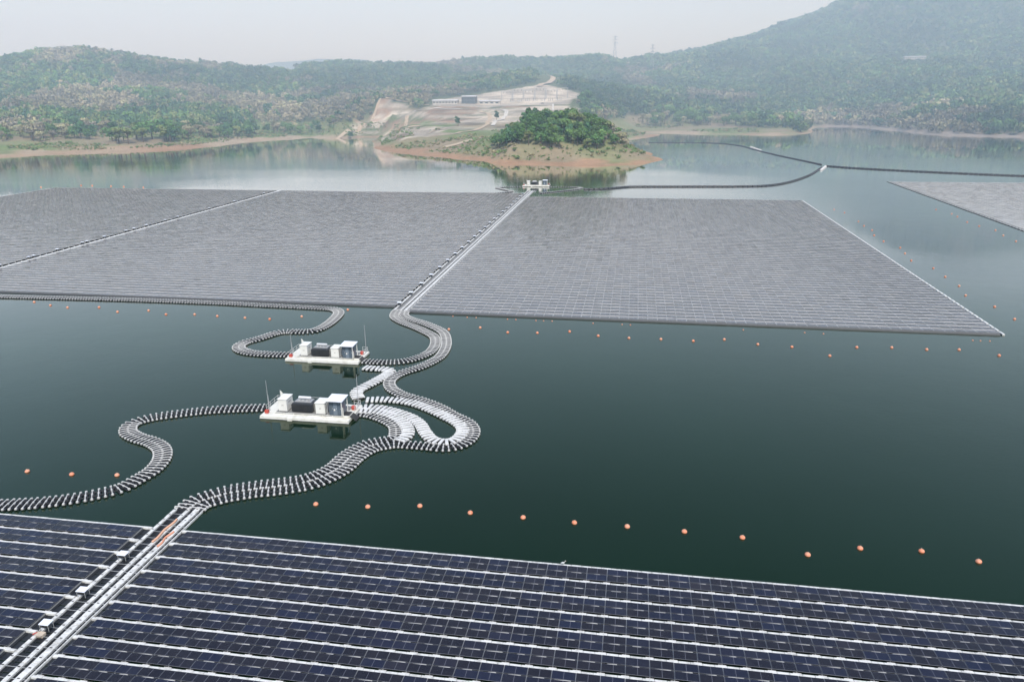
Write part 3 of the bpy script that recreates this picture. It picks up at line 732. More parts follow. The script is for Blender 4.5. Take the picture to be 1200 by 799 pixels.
def near_array(x0, x1, uf, rows, label):
    root = thing('solar_array', (0, 0, 0), label, 'solar array', 'floating solar arrays')
    spots, nc = panel_spots(x0, x1, uf, rows)
    order = sorted((s for s in spots if in_view(*s[1])), key=lambda s: (Vector(s[1]) - CAM).length)
    chosen = {id(s) for s in order[:100]}
    rest = MB(); pm = P_NEAR.mesh('solar_panel', ['panel_glass', 'aluminium'])
    for s in spots:
        k, loc, rot, tone = s
        if id(s) in chosen:
            o = link('solar_panel', pm, root, loc); o.rotation_euler = rot
        else:
            add_panel(rest, P_NEAR, loc, rot, tone)
    tag(rest.build('solar_panel', ['panel_glass', 'aluminium'], root), kind='stuff')
    rr = random.Random(3)
    under = MB()
    for k in range(rows):
        u = uf - k*PITCH
        wk = MB(); x = x0 - (0.75 if x0 > -60 else 0.05); xe = x1 + (1.2 if x1 < 0 else 0.1)
        while x < xe:
            dz = rr.uniform(-0.012, 0.012)
            wk.box(x+0.012, min(x+1.19, xe), u-0.33+rr.uniform(-.018, .018), u+rr.uniform(-.012, .012), -0.1, 0.35+dz, 0, 0.035)
            x += 1.2
        wk.build('walkway_float', 'walkway_white', root)
        for c in range(nc + 1):
            xc = x0 + CELL*c
            under.box(xc-0.40, xc+0.40, u-PITCH+0.015, u-PITCH+0.11, -0.1, 0.33, 1, 0.02)      # light end blocks that break the dark gap
            under.box(xc-0.30, xc+0.30, u-0.42-2.3, u-0.40, -0.15, 0.20, 0, 0.05)
            under.box(xc-0.04, xc+0.04, u-0.42-2.35, u-0.40, 0.21, 0.33, 2)
        for c in range(nc):
            xc = x0 + CELL*(c+0.5)
            a = rr.uniform(0.35, 0.85)
            st_ = MB(); st_.box(-a, a, -0.10, 0.10, 0.1, 0.375, 3, 0.02); under.add(st_, (xc+rr.uniform(-.2, .2), u-1.575, 0), rr.uniform(0.03, 0.10))
    tag(under.build('support_float', ['black_plastic', 'bracket_grey', 'grey_metal', 'chain_white'], root), kind='stuff')
    return root
near_array(-110.85, -62.85, 77.5, 15, 'dark blue floating solar array left of the white walkways in the foreground')
near_array(-56.4, 66.0, 77.4, 15, 'large dark blue floating solar array filling the lower right of the photo')

def far_array(x0, x1, uf, rows, label, edge=None, glass='panel_far'):
    root = thing('solar_array', (0, 0, 0), label, 'solar array', 'floating solar arrays')
    spots, nc = panel_spots(x0, x1, uf, rows)
    by = {}
    for s in spots: by.setdefault(s[0], []).append(s)
    rr = random.Random(int(x0))
    for k in range(rows):
        mb = MB(); u = uf - k*PITCH
        for _, loc, rot, tone in by[k]:
            add_panel(mb, P_FAR, loc, rot, tone)
        if k == rows-1: mb.box(x0, x1, u-PITCH+0.06, u-PITCH+0.16, 0.02, 0.40, 1)
        for c in range(nc):
            xc = x0 + CELL*c
            mb.box(xc+0.02, xc+CELL-0.02, u-0.39, u, -0.1, 0.405+rr.uniform(-.015, .015), 2)
            if k < rows-1:
                mb.box(xc-0.40, xc+0.40, u-PITCH+0.015, u-PITCH+0.11, -0.1, 0.33, 1)
            mb.box(xc+0.5, xc+1.8, u-1.72, u-1.46, 0.1, 0.345, 1)
        mb.build('panel_row', [glass, 'aluminium', 'walkway_far'], root)
    if edge:
        for ex0, ex1 in edge:
            mb = MB(); u = uf - rows*PITCH
            while u < uf:
                mb.box(ex0, ex1-0.12, u+0.02, min(u+2.15, uf), -0.1, 0.36, 0, 0.03); mb.box(ex0+0.1, ex1-0.3, u+2.16, min(u+2.9, uf), -0.1, 0.2, 0, 0.03)
                if ex0 > 0: mb.box(ex0-0.3, ex0-0.02, u+0.3, u+2.2, -0.1, 0.16, 1)
                u += 2.9
            mb.build('edge_walkway', ['walkway_white', 'black_plastic'], root)
    return root
far_array(-57.6, 86.4, 411.0, 79, 'wide grey floating solar array right of the central white walkways', [(86.85, 87.5)])
far_array(-209.0, -62.58, 424.0, 82, 'grey floating solar array between the two far white walkways')
far_array(-361.0, -210.95, 424.0, 82, 'grey floating solar array at the far left beyond the boxes', [(-362.0, -361.3)])
far_array(157.6, 300.0, 503.0, 76, 'pale floating solar array cut off by the right edge near the mountain reflection', [(156.8, 157.3)], 'panel_dusty')

# walkways between the arrays
def corridor(x0, u0, u1, label, side, wl=1.22, wr=0.78, bed='black_plastic'):
    root = thing('floating_walkway', (x0, u0, 0), label, 'walkway', 'white floating walkways')
    L_ = u1 - u0
    rr = random.Random(int(x0*7+u0))
    def rail(xa, xb, top, step, name, holes=False):
        mb = MB(); y = 0.0
        while y < L_:
            j = rr.uniform(-0.02, 0.02)
            mb.box(xa+j, xb+j, y+0.015, min(y+step-0.02, L_), -0.1, top+rr.uniform(-0.015, 0.015), 0, 0.04)
            if holes:
                mb.box((xa+xb)/2-0.14, (xa+xb)/2+0.14, y+step*0.5-0.05, y+step*0.5+0.05, top-0.02, top+0.03, 1)
            y += step
        mb.build(name, ['walkway_white', 'black_plastic'], root)
    rail(0.0, 0.46, 0.27, 1.25, 'walkway_rail', True)
    rail(1.85, 2.36, 0.27, 1.25, 'walkway_rail', True)
    rail(2.98, 3.72, 0.28, 1.45, 'walkway_rail', True)
    rail(4.2, 4.34, 0.30, 2.4, 'edge_rail')
    mb = MB(); y = 0.0
    while y < L_:
        
        if y < side: mb.box(-wl, -0.03, y+0.05, y+1.36, -0.12, 0.08, 0, 0.04); mb.box(4.4, 4.4+wr, y+0.05, y+1.36, -0.12, 0.08, 0, 0.04)
        mb.box(0.5, 1.9, y+0.05, y+1.36, -0.12, 0.10, 0, 0.04)
        mb.box(2.45, 2.9, y+0.05, y+1.36, -0.12, 0.12, 0, 0.04)
        mb.box(3.8, 4.17, y+0.05, y+1.36, -0.12, 0.12, 0, 0.04)
        y += 1.45
    tag(mb.build('float_bed', bed, root), kind='stuff')
    tie = MB(); tie.tube([(0.1, 0, 0.215), (4.3, 0, 0.215)], 0.035, 6); tm_ = tie.mesh('cross_tie', ['grey_metal']); rest = MB()
    for k, y in enumerate(np.arange(0.7, L_, 1.45)):
        if k < 100: link('cross_tie', tm_, root, (0, float(y), 0))
        else: rest.add(tie, (0, float(y), 0))
    if rest.v: tag(rest.build('cross_tie', 'grey_metal', root), kind='stuff')
    mb = MB()
    for xx in (0.75, 1.0, 2.62, 2.74):
        mb.tube([(xx + 0.05*math.sin(t*0.9 + xx*9), t, 0.15) for t in np.arange(0.3, L_, 1.6)], 0.035, 5)
    mb.build('cable', 'black_plastic', root)
    return root
corridor(-61.6, 34.0, 83.2, 'white floating walkways running up between the dark arrays in the foreground', 42.2)
corridor(-62.2, 181.5, 438.5, 'central pair of white floating walkways running back to the distant barge', 229, 0.32, 0.14, 'bed_grey')
def slim_walkway(x0, u0, u1, label):
    root = thing('floating_walkway', (x0, u0, 0), label, 'walkway', 'white floating walkways')
    mb = MB(); y = 0.0
    while y < u1-u0:
        mb.box(0, 1.3, y+0.02, y+1.4, -0.1, 0.40, 0, 0.04); y += 1.45
    mb.build('walkway_rail', 'walkway_white', root)
    mb = MB(); mb.box(-0.3, -0.03, 0, u1-u0, -0.1, 0.1); mb.build('float_bed', 'black_plastic', root)
slim_walkway(-210.6, 186.0, 425.0, 'slim white floating walkway lined with small boxes at the far left')

# inverter stands along the walkways
def make_stand():
    root = thing('inverter_stand', (0, 0, 0), '', 'inverter stand')
    mb = MB(); mb.ring([[(-0.58, -0.45, 1.00), (0.58, -0.45, 1.00), (0.58, 0.45, 1.06), (-0.58, 0.45, 1.06)], [(-0.58, -0.45, 1.05), (0.58, -0.45, 1.05), (0.58, 0.45, 1.11), (-0.58, 0.45, 1.11)]])
    mb.build('roof', 'roof_white', root)
    for sx in (-0.5, 0.5):
        for sy in (-0.36, 0.36):
            mb = MB(); mb.tube([(sx, sy, 0.2), (sx, sy, 1.03)], 0.035, 6); mb.build('leg', 'grey_metal', root)
    mb = MB(); mb.box(-0.46, 0.46, -0.16, 0.22, 0.38, 0.94, 0, 0.03)
    for k in range(5): mb.box(-0.4+0.18*k, -0.32+0.18*k, -0.185, -0.158, 0.44, 0.86, 1)
    mb.build('inverter', ['transformer_grey', 'black_plastic'], root)
    return root
PROTO_STAND = make_stand()
first = True
def stand(x, y, z, label, group):
    global first
    if first:
        first = False; o = PROTO_STAND; o.location = (x, y, z); o['label'] = label; o['group'] = group
    else:
        o = dup(PROTO_STAND, (x, y, z), 0.0, label, group)
for i, (x, y) in enumerate([(-59.78, 57.52), (-59.77, 63.17), (-59.75, 70.34)]):
    stand(-60.75, y, 0.12, 'white topped equipment stand on the foreground walkway, %s from the bottom' % ORD[i], 'equipment stands on the foreground walkway')
for i in range(22):
    stand(-61.75, 187.5 + i*11.0, 0.12, 'small white equipment stand on the central far walkway, %s from the near end' % ORD[i], 'equipment stands on the central far walkway')
for i, (x, y) in enumerate([(-208.0, 215.08), (-209.08, 228.0), (-208.6, 230.24), (-208.38, 241.7), (-207.74, 255.03), (-207.55, 257.67), (-207.88, 267.63), (-207.66, 281.35), (-207.69, 286.52), (-207.88, 295.13), (-208.18, 308.9), (-207.59, 318.79), (-206.39, 345.99), (-205.85, 370.73), (-206.43, 404.26)]):
    stand(-210.5, y, 0.30, 'small white box on the far left walkway, %s from the photo edge' % ORD[i], 'boxes on the far left walkway')

# things left on the foreground walkway
def coil(name, pts, label, r=0.07, m='orange_plastic'):
    mb = MB(); mb.tube(pts, r, 8); tag(mb.build(name, m, smooth=True), label, 'hose')
def snake(x, y0, y1, z, amp, k):
    return [(x + amp*math.sin(t*k), y0 + (y1-y0)*t, z) for t in np.linspace(0, 1, 60)]
coil('orange_hose', snake(-59.49, 74.2, 79.6, 0.40, 0.10, 9), 'faded orange hose laid along the middle rail of the foreground walkway', 0.15, 'orange_faded')
coil('orange_hose', snake(-58.25, 73.4, 76.8, 0.39, 0.14, 8), 'brighter orange hose bunched on the broad rail of the foreground walkway', 0.13)
r = thing('cardboard_box', (-60.72, 56.6, 0.12), 'torn tan cardboard box lying on the walkway near the bottom left', 'box')
mb = MB(); mb.ring([[(-0.34, -0.28, 0), (0.34, -0.28, 0), (0.34, 0.28, 0), (-0.34, 0.28, 0)], [(-0.36, -0.29, 0.36), (0.35, -0.3, 0.36), (0.36, 0.29, 0.36), (-0.34, 0.30, 0.36)]]); mb.build('carton', 'paper_tan', r)
mb = MB(); mb.quad([(-0.36, -0.29, 0.36), (0.35, -0.3, 0.36), (0.38, -0.55, 0.44), (-0.33, -0.53, 0.42)]); mb.quad([(-0.36, -0.29, 0.362), (-0.34, 0.3, 0.362), (-0.62, 0.26, 0.3), (-0.60, -0.24, 0.3)]); mb.build('flap', 'paper_tan', r)
mb = MB(); mb.tube([(-0.98, -0.2, 0.3), (-0.82, 0.0, 0.34), (-0.68, 0.16, 0.3)], 0.07, 8); tag(mb.build('red_tool', 'red_paint'), 'small red tool on the rail beside the cardboard box', 'tool').location = (-60.6, 56.6, 0.1)

# the white bird on the edge of the front array
bx, by_ = -6.6, 77.2
r = thing('white_bird', (bx, by_, 0.30), 'white bird perched on the far edge of the foreground array', 'bird')
prof = [(-0.30, 0.26, 0.015), (-0.20, 0.29, 0.05), (-0.06, 0.33, 0.10), (0.08, 0.37, 0.105), (0.17, 0.42, 0.07), (0.22, 0.50, 0.045), (0.235, 0.58, 0.045), (0.26, 0.635, 0.06), (0.31, 0.64, 0.045), (0.34, 0.632, 0.018)]
mb = MB(); mb.tube([(p[0], 0, p[1]) for p in prof], [p[2] for p in prof], 12); mb.build('body', 'chain_white', r, True)
mb = MB(); mb.tube([(0.335, 0, 0.632), (0.43, 0, 0.612)], [0.016, 0.004], 6); mb.build('beak', 'orange_plastic', r)
for s in (-0.04, 0.04):
    mb = MB(); mb.tube([(0.02, s, 0.29), (0.0, s, 0.15), (0.02, s, 0.0)], 0.009, 6); mb.tube([(0.02, s, 0.005), (0.1, s, 0.005)], 0.009, 6); mb.build('leg', 'black_plastic', r)
for s in (-1, 1):
    mb = MB(); mb.tube([(0.12, s*0.095, 0.38), (-0.08, s*0.105, 0.35), (-0.30, s*0.05, 0.27)], [0.03, 0.055, 0.008], 8); mb.build('wing', 'chain_white', r, True)

# ------------------------------------------------------------------ floating cable lines
def smooth_path(pts, step):
    P = [Vector((p[0], p[1], 0)) for p in pts]; P = [P[0]*2 - P[1]] + P + [P[-1]*2 - P[-2]]
    out = []
    for i in range(1, len(P)-2):
        p0, p1, p2, p3 = P[i-1:i+3]
        for t in np.linspace(0, 1, 24, endpoint=False):
            out.append(0.5*((2*p1) + (p2-p0)*t + (2*p0-5*p1+4*p2-p3)*t*t + (-p0+3*p1-3*p2+p3)*t*t*t))
    out.append(P[-2])
    res = [out[0]]; acc = 0.0
    for a_, b_ in zip(out, out[1:]):
        d = (b_-a_).length
        while acc + d >= step:
            t = (step-acc)/d; a_ = a_.lerp(b_, t); d = (b_-a_).length; acc = 0.0; res.append(a_.copy())
        acc += d
    return res
def offset(pts, off):
    q = smooth_path(pts, 2.0); out = []
    for i in range(len(q)):
        d = (q[min(i+1, len(q)-1)] - q[max(i-1, 0)]).normalized()
        out.append((q[i].x - d.y*off, q[i].y + d.x*off))
    return out
def float_mb(w, style):
    mb = MB(); h = w/2
    mb.box(-h, h, -0.32, 0.32, -0.14, 0.26, 0, 0.07)
    if style == 'white':
        mb.box(-h*0.86, h*0.86, -0.30, 0.24, 0.27, 0.50, 1, 0.06)
        mb.box(-h-0.10, -h+0.26, -0.22, 0.22, 0.1, 0.42, 1, 0.05)
        mb.box(h-0.26, h+0.10, -0.22, 0.22, 0.1, 0.42, 1, 0.05)
    else:
        mb.tube([(-h, 0, 0.40), (-h*0.4, 0, 0.44), (h*0.4, 0, 0.44), (h, 0, 0.40)], [0.06, 0.075, 0.075, 0.06], 6, 1)
        for s in (-1, 1):
            mb.box(s*h-0.13, s*h+0.13, -0.15, 0.15, 0.12, 0.44, 1, 0.05)
        mb.box(-0.16, 0.16, -0.12, 0.12, 0.27, 0.50, 1, 0.04)
    return mb
def cable_line(label, pts, w=2.4, style='grey', cables=2, pitch=0.84, individuals=True, group='floating cable lines'):
    root = thing('cable_line', (0, 0, 0), label, 'cable line', group)
    q = smooth_path(pts, pitch)
    src = float_mb(w, style); mats = ['black_plastic', 'chain_white' if style == 'white' else 'bracket_grey']
    rr = random.Random(len(q))
    fl = []
    for i in range(len(q)):
        d = q[min(i+1, len(q)-1)] - q[max(i-1, 0)]
        fl.append((q[i].x, q[i].y, rr.uniform(-0.02, 0.03), math.atan2(d.y, d.x) - PI/2 + rr.gauss(0, 0.03)))
    rank = sorted((k for k in range(len(fl)) if in_view(*fl[k][:3])), key=lambda k: (Vector(fl[k][:3]) - CAM).length)
    chosen = set(rank[:100]) if individuals else set()
    rest = MB(); fm = src.mesh('float', mats)
    for k, (x, y, z, a_) in enumerate(fl):
        if k in chosen: link('float', fm, root, (x, y, z), a_)
        else: rest.add(src, (x, y, z), a_)
    if rest.v: tag(rest.build('float', mats, root), kind='stuff')
    for c in range(cables):
        off = (c - (cables-1)/2) * w*0.42
        o_ = offset(pts, off)
        mb = MB(); mb.tube([(x, y, 0.33 + 0.02*math.sin(i*1.3)) for i, (x, y) in enumerate(o_)], 0.06, 6); mb.build('cable', 'black_plastic', root)
    return root
C1 = [(-59.34, 82.41), (-59.29, 84.02), (-58.36, 85.12), (-57.1, 86.6), (-55.2, 87.74), (-53.03, 88.92), (-50.45, 89.93), (-47.86, 91.15), (-45.95, 92.38), (-44.26, 94.47), (-43.13, 97.09), (-42.87, 99.49), (-42.32, 101.99), (-41.02, 104.78), (-39.01, 106.18)]
LA = [(-38.02, 108.1), (-38.19, 110.06), (-39.17, 112.67), (-40.81, 114.39), (-43.26, 116.05), (-45.85, 117.07), (-48.48, 117.19)]
LD = [(-58.49, 182.24), (-57.76, 178.73), (-55.13, 175.59), (-50.96, 172.78), (-46.6, 168.98), (-43.71, 165.23), (-41.69, 159.63), (-40.65, 154.24), (-40.5, 149.06), (-41.52, 145.17), (-43.3, 141.45), (-45.3, 138.83), (-46.61, 136.02), (-46.76, 132.76), (-45.34, 129.62), (-43.05, 127.3), (-40.25, 125.57), (-38.31, 124.8), (-33.9, 121.99), (-30.01, 118.51), (-27.0, 116.05), (-25.36, 112.93), (-25.34, 109.61), (-26.65, 107.09), (-28.85, 106.02), (-31.61, 106.15), (-34.38, 106.22), (-36.88, 106.11)]
LF = [(-55.95, 143.71), (-53.41, 143.57), (-51.04, 143.69), (-47.69, 144.8), (-45.48, 147.03), (-43.75, 150.31), (-43.39, 154.46), (-44.11, 158.85), (-45.53, 162.52), (-48.73, 166.12), (-52.74, 169.78), (-56.24, 172.58), (-59.4, 176.17), (-60.61, 179.54), (-60.88, 183.74)]
W1 = [(-48.2, 118.19), (-46.19, 118.47), (-44.03, 118.21), (-41.37, 117.07), (-38.83, 115.04), (-36.79, 112.14), (-36.08, 109.53), (-36.73, 107.31)]
W2 = [(-48.77, 119.27), (-46.45, 120.12), (-43.35, 119.66), (-40.55, 118.51), (-37.46, 116.7), (-35.08, 114.14), (-33.43, 111.26), (-31.55, 108.71), (-29.6, 107.96), (-27.87, 108.59), (-27.05, 111.34), (-27.58, 113.99), (-29.5, 116.38), (-31.98, 118.41), (-35.12, 120.79), (-38.82, 122.97), (-42.24, 123.87), (-45.57, 123.81), (-48.37, 123.16)]
W3 = [(-50.02, 123.97), (-51.25, 126.14), (-51.28, 128.33), (-50.2, 131.21), (-49.16, 134.41), (-48.52, 137.42), (-48.87, 139.03), (-50.77, 139.73), (-52.61, 139.63), (-55.2, 140.04)]
C2 = [(-91.33, 78.59), (-86.7, 79.51), (-82.59, 80.58), (-78.67, 82.1), (-75.39, 84.03), (-72.89, 86.25), (-72.01, 88.95), (-71.51, 91.97), (-72.19, 95.42), (-74.12, 98.58), (-77.14, 100.81), (-81.32, 102.33), (-84.28, 104.26), (-85.56, 107.24), (-84.02, 109.83), (-81.08, 111.76), (-76.17, 114.19), (-70.9, 115.92), (-66.7, 116.91), (-65.22, 117.32)]
C3 = [(-73.87, 145.57), (-77.3, 145.15), (-80.36, 145.18), (-83.64, 145.6), (-86.5, 147.09), (-88.19, 149.44), (-88.16, 152.37), (-86.55, 154.83), (-85.29, 157.49), (-83.97, 160.16), (-81.94, 161.46), (-78.74, 161.69), (-75.94, 162.83), (-74.75, 166.3), (-74.54, 170.71), (-75.04, 176.25), (-76.19, 179.72), (-78.79, 182.02), (-83.68, 182.38), (-91.21, 182.75), (-98.77, 182.95), (-106.52, 183.33), (-114.3, 183.54), (-140.35, 183.37), (-180.04, 181.73), (-202.25, 181.14)]
cable_line('black cable float line from the foreground walkway to the nearest barge', offset(C1, 1.15) + LA, 2.2, 'grey', 2)
cable_line('long black cable float line looping round the white lines to the central walkway', LD + list(reversed(offset(C1, -1.15))), 2.2, 'grey', 2)
cable_line('black cable float line winding from the left photo edge to the nearest barge', C2, 2.7, 'grey', 2)
cable_line('black cable float line looping left of the second barge and along the far array', C3, 2.7, 'grey', 2)
cable_line('black cable float line from the second barge up to the central far walkway', LF, 2.2, 'grey', 3)
cable_line('short inner curve of white covered floats beside the nearest barge', W1, 2.1, 'white', 1, 0.90)
cable_line('big loop of white covered floats right of the nearest barge', W2, 2.1, 'white', 1, 0.90)
cable_line('zigzag of white covered floats between the nearest and second barges', W3, 2.3, 'white', 1, 0.90)
for lab, pts in (('thin cable float line zigzagging right of the distant barge', [(-50.03, 457.85), (-42.78, 458.53), (-36.99, 457.78), (-31.48, 453.21), (-37.29, 443.18), (-45.5, 434.84), (-53.52, 427.11)]),
                 ('thin cable float line along the back of the middle array to the distant barge', [(-204.31, 419.43), (-144.98, 423.6), (-89.04, 425.16), (-73.68, 428.98), (-71.1, 434.72), (-76.97, 442.23), (-82.02, 450.13), (-76.96, 454.46), (-67.31, 457.1)])):
    cable_line(lab, pts, 2.6, 'grey', 1, 1.5, False)

def boom(label, pts, r_=0.5, mat='boom_dark'):
    q = smooth_path(pts, 3.0); mb = MB()
    for p, p2 in zip(q, q[1:]):
        d = (p2-p)
        mb.tube([p + d*0.03 + Vector((0, 0, .12)), p + d*0.12 + Vector((0, 0, .14)), p + d*0.88 + Vector((0, 0, .14)), p + d*0.97 + Vector((0, 0, .12))], [r_*0.55, r_, r_, r_*0.55], 7)
        mb.tube([p + d*0.9 + Vector((0, 0, .14)), p2 + d*0.1 + Vector((0, 0, .14))], 0.12, 5)
    tag(mb.build('floating_boom', mat), label, 'floating boom', 'dark floating booms')
boom('dark floating boom curving from the distant barge round towards the mountain', [(-29.55, 447.58), (-19.09, 450.22), (-8.2, 457.93), (-0.62, 462.91), (28.97, 466.54), (64.46, 470.71), (83.11, 478.95), (100.15, 503.5), (118.89, 543.92), (137.83, 597.17)], 0.8)
boom('dark floating boom between the far right bank and the boom junction', [(13.8, 877.94), (81.77, 874.33), (107.0, 833.84), (114.86, 773.35), (125.85, 702.4), (135.32, 655.53), (142.44, 618.17)], 0.7)
boom('dark floating boom running to the right edge above the pale array', [(142.6, 607.68), (164.05, 589.36), (198.39, 569.9), (226.41, 556.72), (253.17, 545.45), (294.39, 527.88)], 0.8)
mb = MB()
for t in np.linspace(0, 1, 9):
    x, y = 132.21*(1-t) + 143.23*t, 574.3*(1-t) + 607.73*t
    mb.lathe([(0.2, -0.2), (1.0, 0.0), (1.0, 0.6), (0.4, 0.95)], 8, 0, (x, y))
tag(mb.build('boom_float', 'chain_white'), 'cluster of white floats where the two booms meet', 'float')
mb = MB()
for t in np.linspace(0, 1, 7):
    x, y = 113.18*(1-t) + 115.66*t, 802.53*(1-t) + 756.84*t
    mb.lathe([(0.2, -0.2), (1.2, 0.0), (1.2, 1.0), (0.4, 1.5)], 8, 0, (x+2, y+3))
tag(mb.build('boom_float', 'chain_white'), 'cluster of white floats on the boom towards the right bank', 'float')

# ------------------------------------------------------------------ buoys
def buoy_mesh():
    mb = MB()
    mb.lathe([(0.10, -0.30), (0.34, -0.22), (0.46, -0.05), (0.485, 0.06), (0.47, 0.17), (0.40, 0.30), (0.28, 0.40), (0.14, 0.455), (0.02, 0.47)], 18)
    return mb.mesh('body', ['orange_plastic'], True)
BM = buoy_mesh()
mb = MB(); mb.lathe([(0.10, 0.44), (0.11, 0.52), (0.06, 0.56)], 10); CAP = mb.mesh('cap', ['buoy_cap'], True)
mb = MB(); mb.tube([(0.06*math.cos(t), 0, 0.60 + 0.06*math.sin(t)) for t in np.linspace(0, 2*PI, 12)], 0.015, 6); EYE = mb.mesh('eye', ['grey_metal'], True)
def buoys(pts, text, group, s=0.76):
    for i, (x, y) in enumerate(pts):
        r = thing('buoy', (x, y, 0.02), text % ORD[i], 'buoy', group, random.uniform(0, 6))
        r.scale = (s, s, s); r.rotation_euler = (random.gauss(0, 0.12), random.gauss(0, 0.12), random.uniform(0, 6))
        link('body', BM, r); 
        if s >= 0.65: link('cap', CAP, r); link('ring', EYE, r)
buoys([(-90.8, 89.24), (-83.26, 89.39), (-76.16, 90.16)], 'orange buoy by the winding left cable line, %s from the left', 'three buoys inside the left s curve')
buoys([(-42.52, 86.59), (-34.99, 87.01), (-27.81, 88.3), (-20.42, 87.58), (-13.02, 87.47), (-6.02, 87.22), (1.02, 87.32), (8.46, 87.2), (15.8, 86.89), (23.34, 84.22), (30.15, 86.62), (37.55, 87.08), (43.67, 85.82)], 'orange buoy in the row before the foreground array, %s from the left', 'buoys before the foreground array')
buoys([(-165.8, 178.09), (-158.5, 175.48), (-152.13, 174.14), (-143.52, 175.46), (-135.52, 172.14), (-127.91, 174.4), (-120.96, 171.63), (-113.36, 172.65), (-106.51, 171.97), (-98.45, 171.48), (-91.47, 171.25), (-84.2, 174.56)], 'orange buoy off the far left cable line, %s from the left', 'buoys off the far left array', 0.7)
buoys([(-74.55, 182.26), (-43.4, 168.94), (-36.05, 171.34), (-28.68, 168.52), (-21.56, 169.08), (-13.94, 171.21), (-6.93, 168.8), (0.29, 168.02), (7.69, 168.2), (15.05, 167.94), (22.26, 170.0), (29.4, 167.42), (36.71, 166.6), (43.67, 161.54), (50.98, 168.27), (58.64, 169.2), (65.84, 168.84), (72.83, 169.62), (79.82, 166.77)], 'orange buoy in the row before the wide far array, %s from the left', 'buoys before the wide far array', 0.7)
buoys([(-45.08, 180.14), (-41.18, 179.72), (-38.8, 179.66), (-30.56, 179.38), (-28.38, 179.29), (-23.2, 179.16), (-21.25, 179.2), (-19.08, 179.26), (-8.71, 178.74), (-1.51, 178.69), (0.53, 178.6), (27.58, 178.18), (41.74, 177.92), (45.94, 177.62), (78.52, 177.03), (80.14, 177.0), (82.17, 177.09)], 'tiny orange float hugging the front edge of the wide far array, %s from the left', 'tiny floats along the array edge', 0.36)
buoys([(96.08, 381.47), (98.51, 371.96), (97.98, 346.29), (97.28, 335.1), (97.54, 324.3), (95.04, 312.53), (94.91, 299.9), (97.09, 287.72), (95.43, 277.24), (93.63, 265.25), (96.68, 253.94), (95.98, 242.0), (95.6, 230.42), (93.11, 219.23), (95.91, 207.93), (95.77, 196.42)], 'orange buoy off the slanting right edge of the wide array, %s from the back', 'buoys right of the wide far array', 0.7)
buoys([(143.81, 386.57), (146.02, 373.47), (145.41, 365.34), (143.66, 350.05), (144.4, 339.82), (146.68, 329.97), (144.52, 317.95), (143.78, 305.72)], 'pale buoy off the edge of the right hand array, %s from the back', 'buoys off the right hand array', 0.7)
buoys([(-373.72, 426.29), (-354.53, 438.19), (-346.06, 437.57), (-331.58, 436.14), (-321.25, 434.36), (-306.02, 432.18)], 'tiny buoy behind the far left array, %s from the left', 'buoys behind the far left array', 1.1)

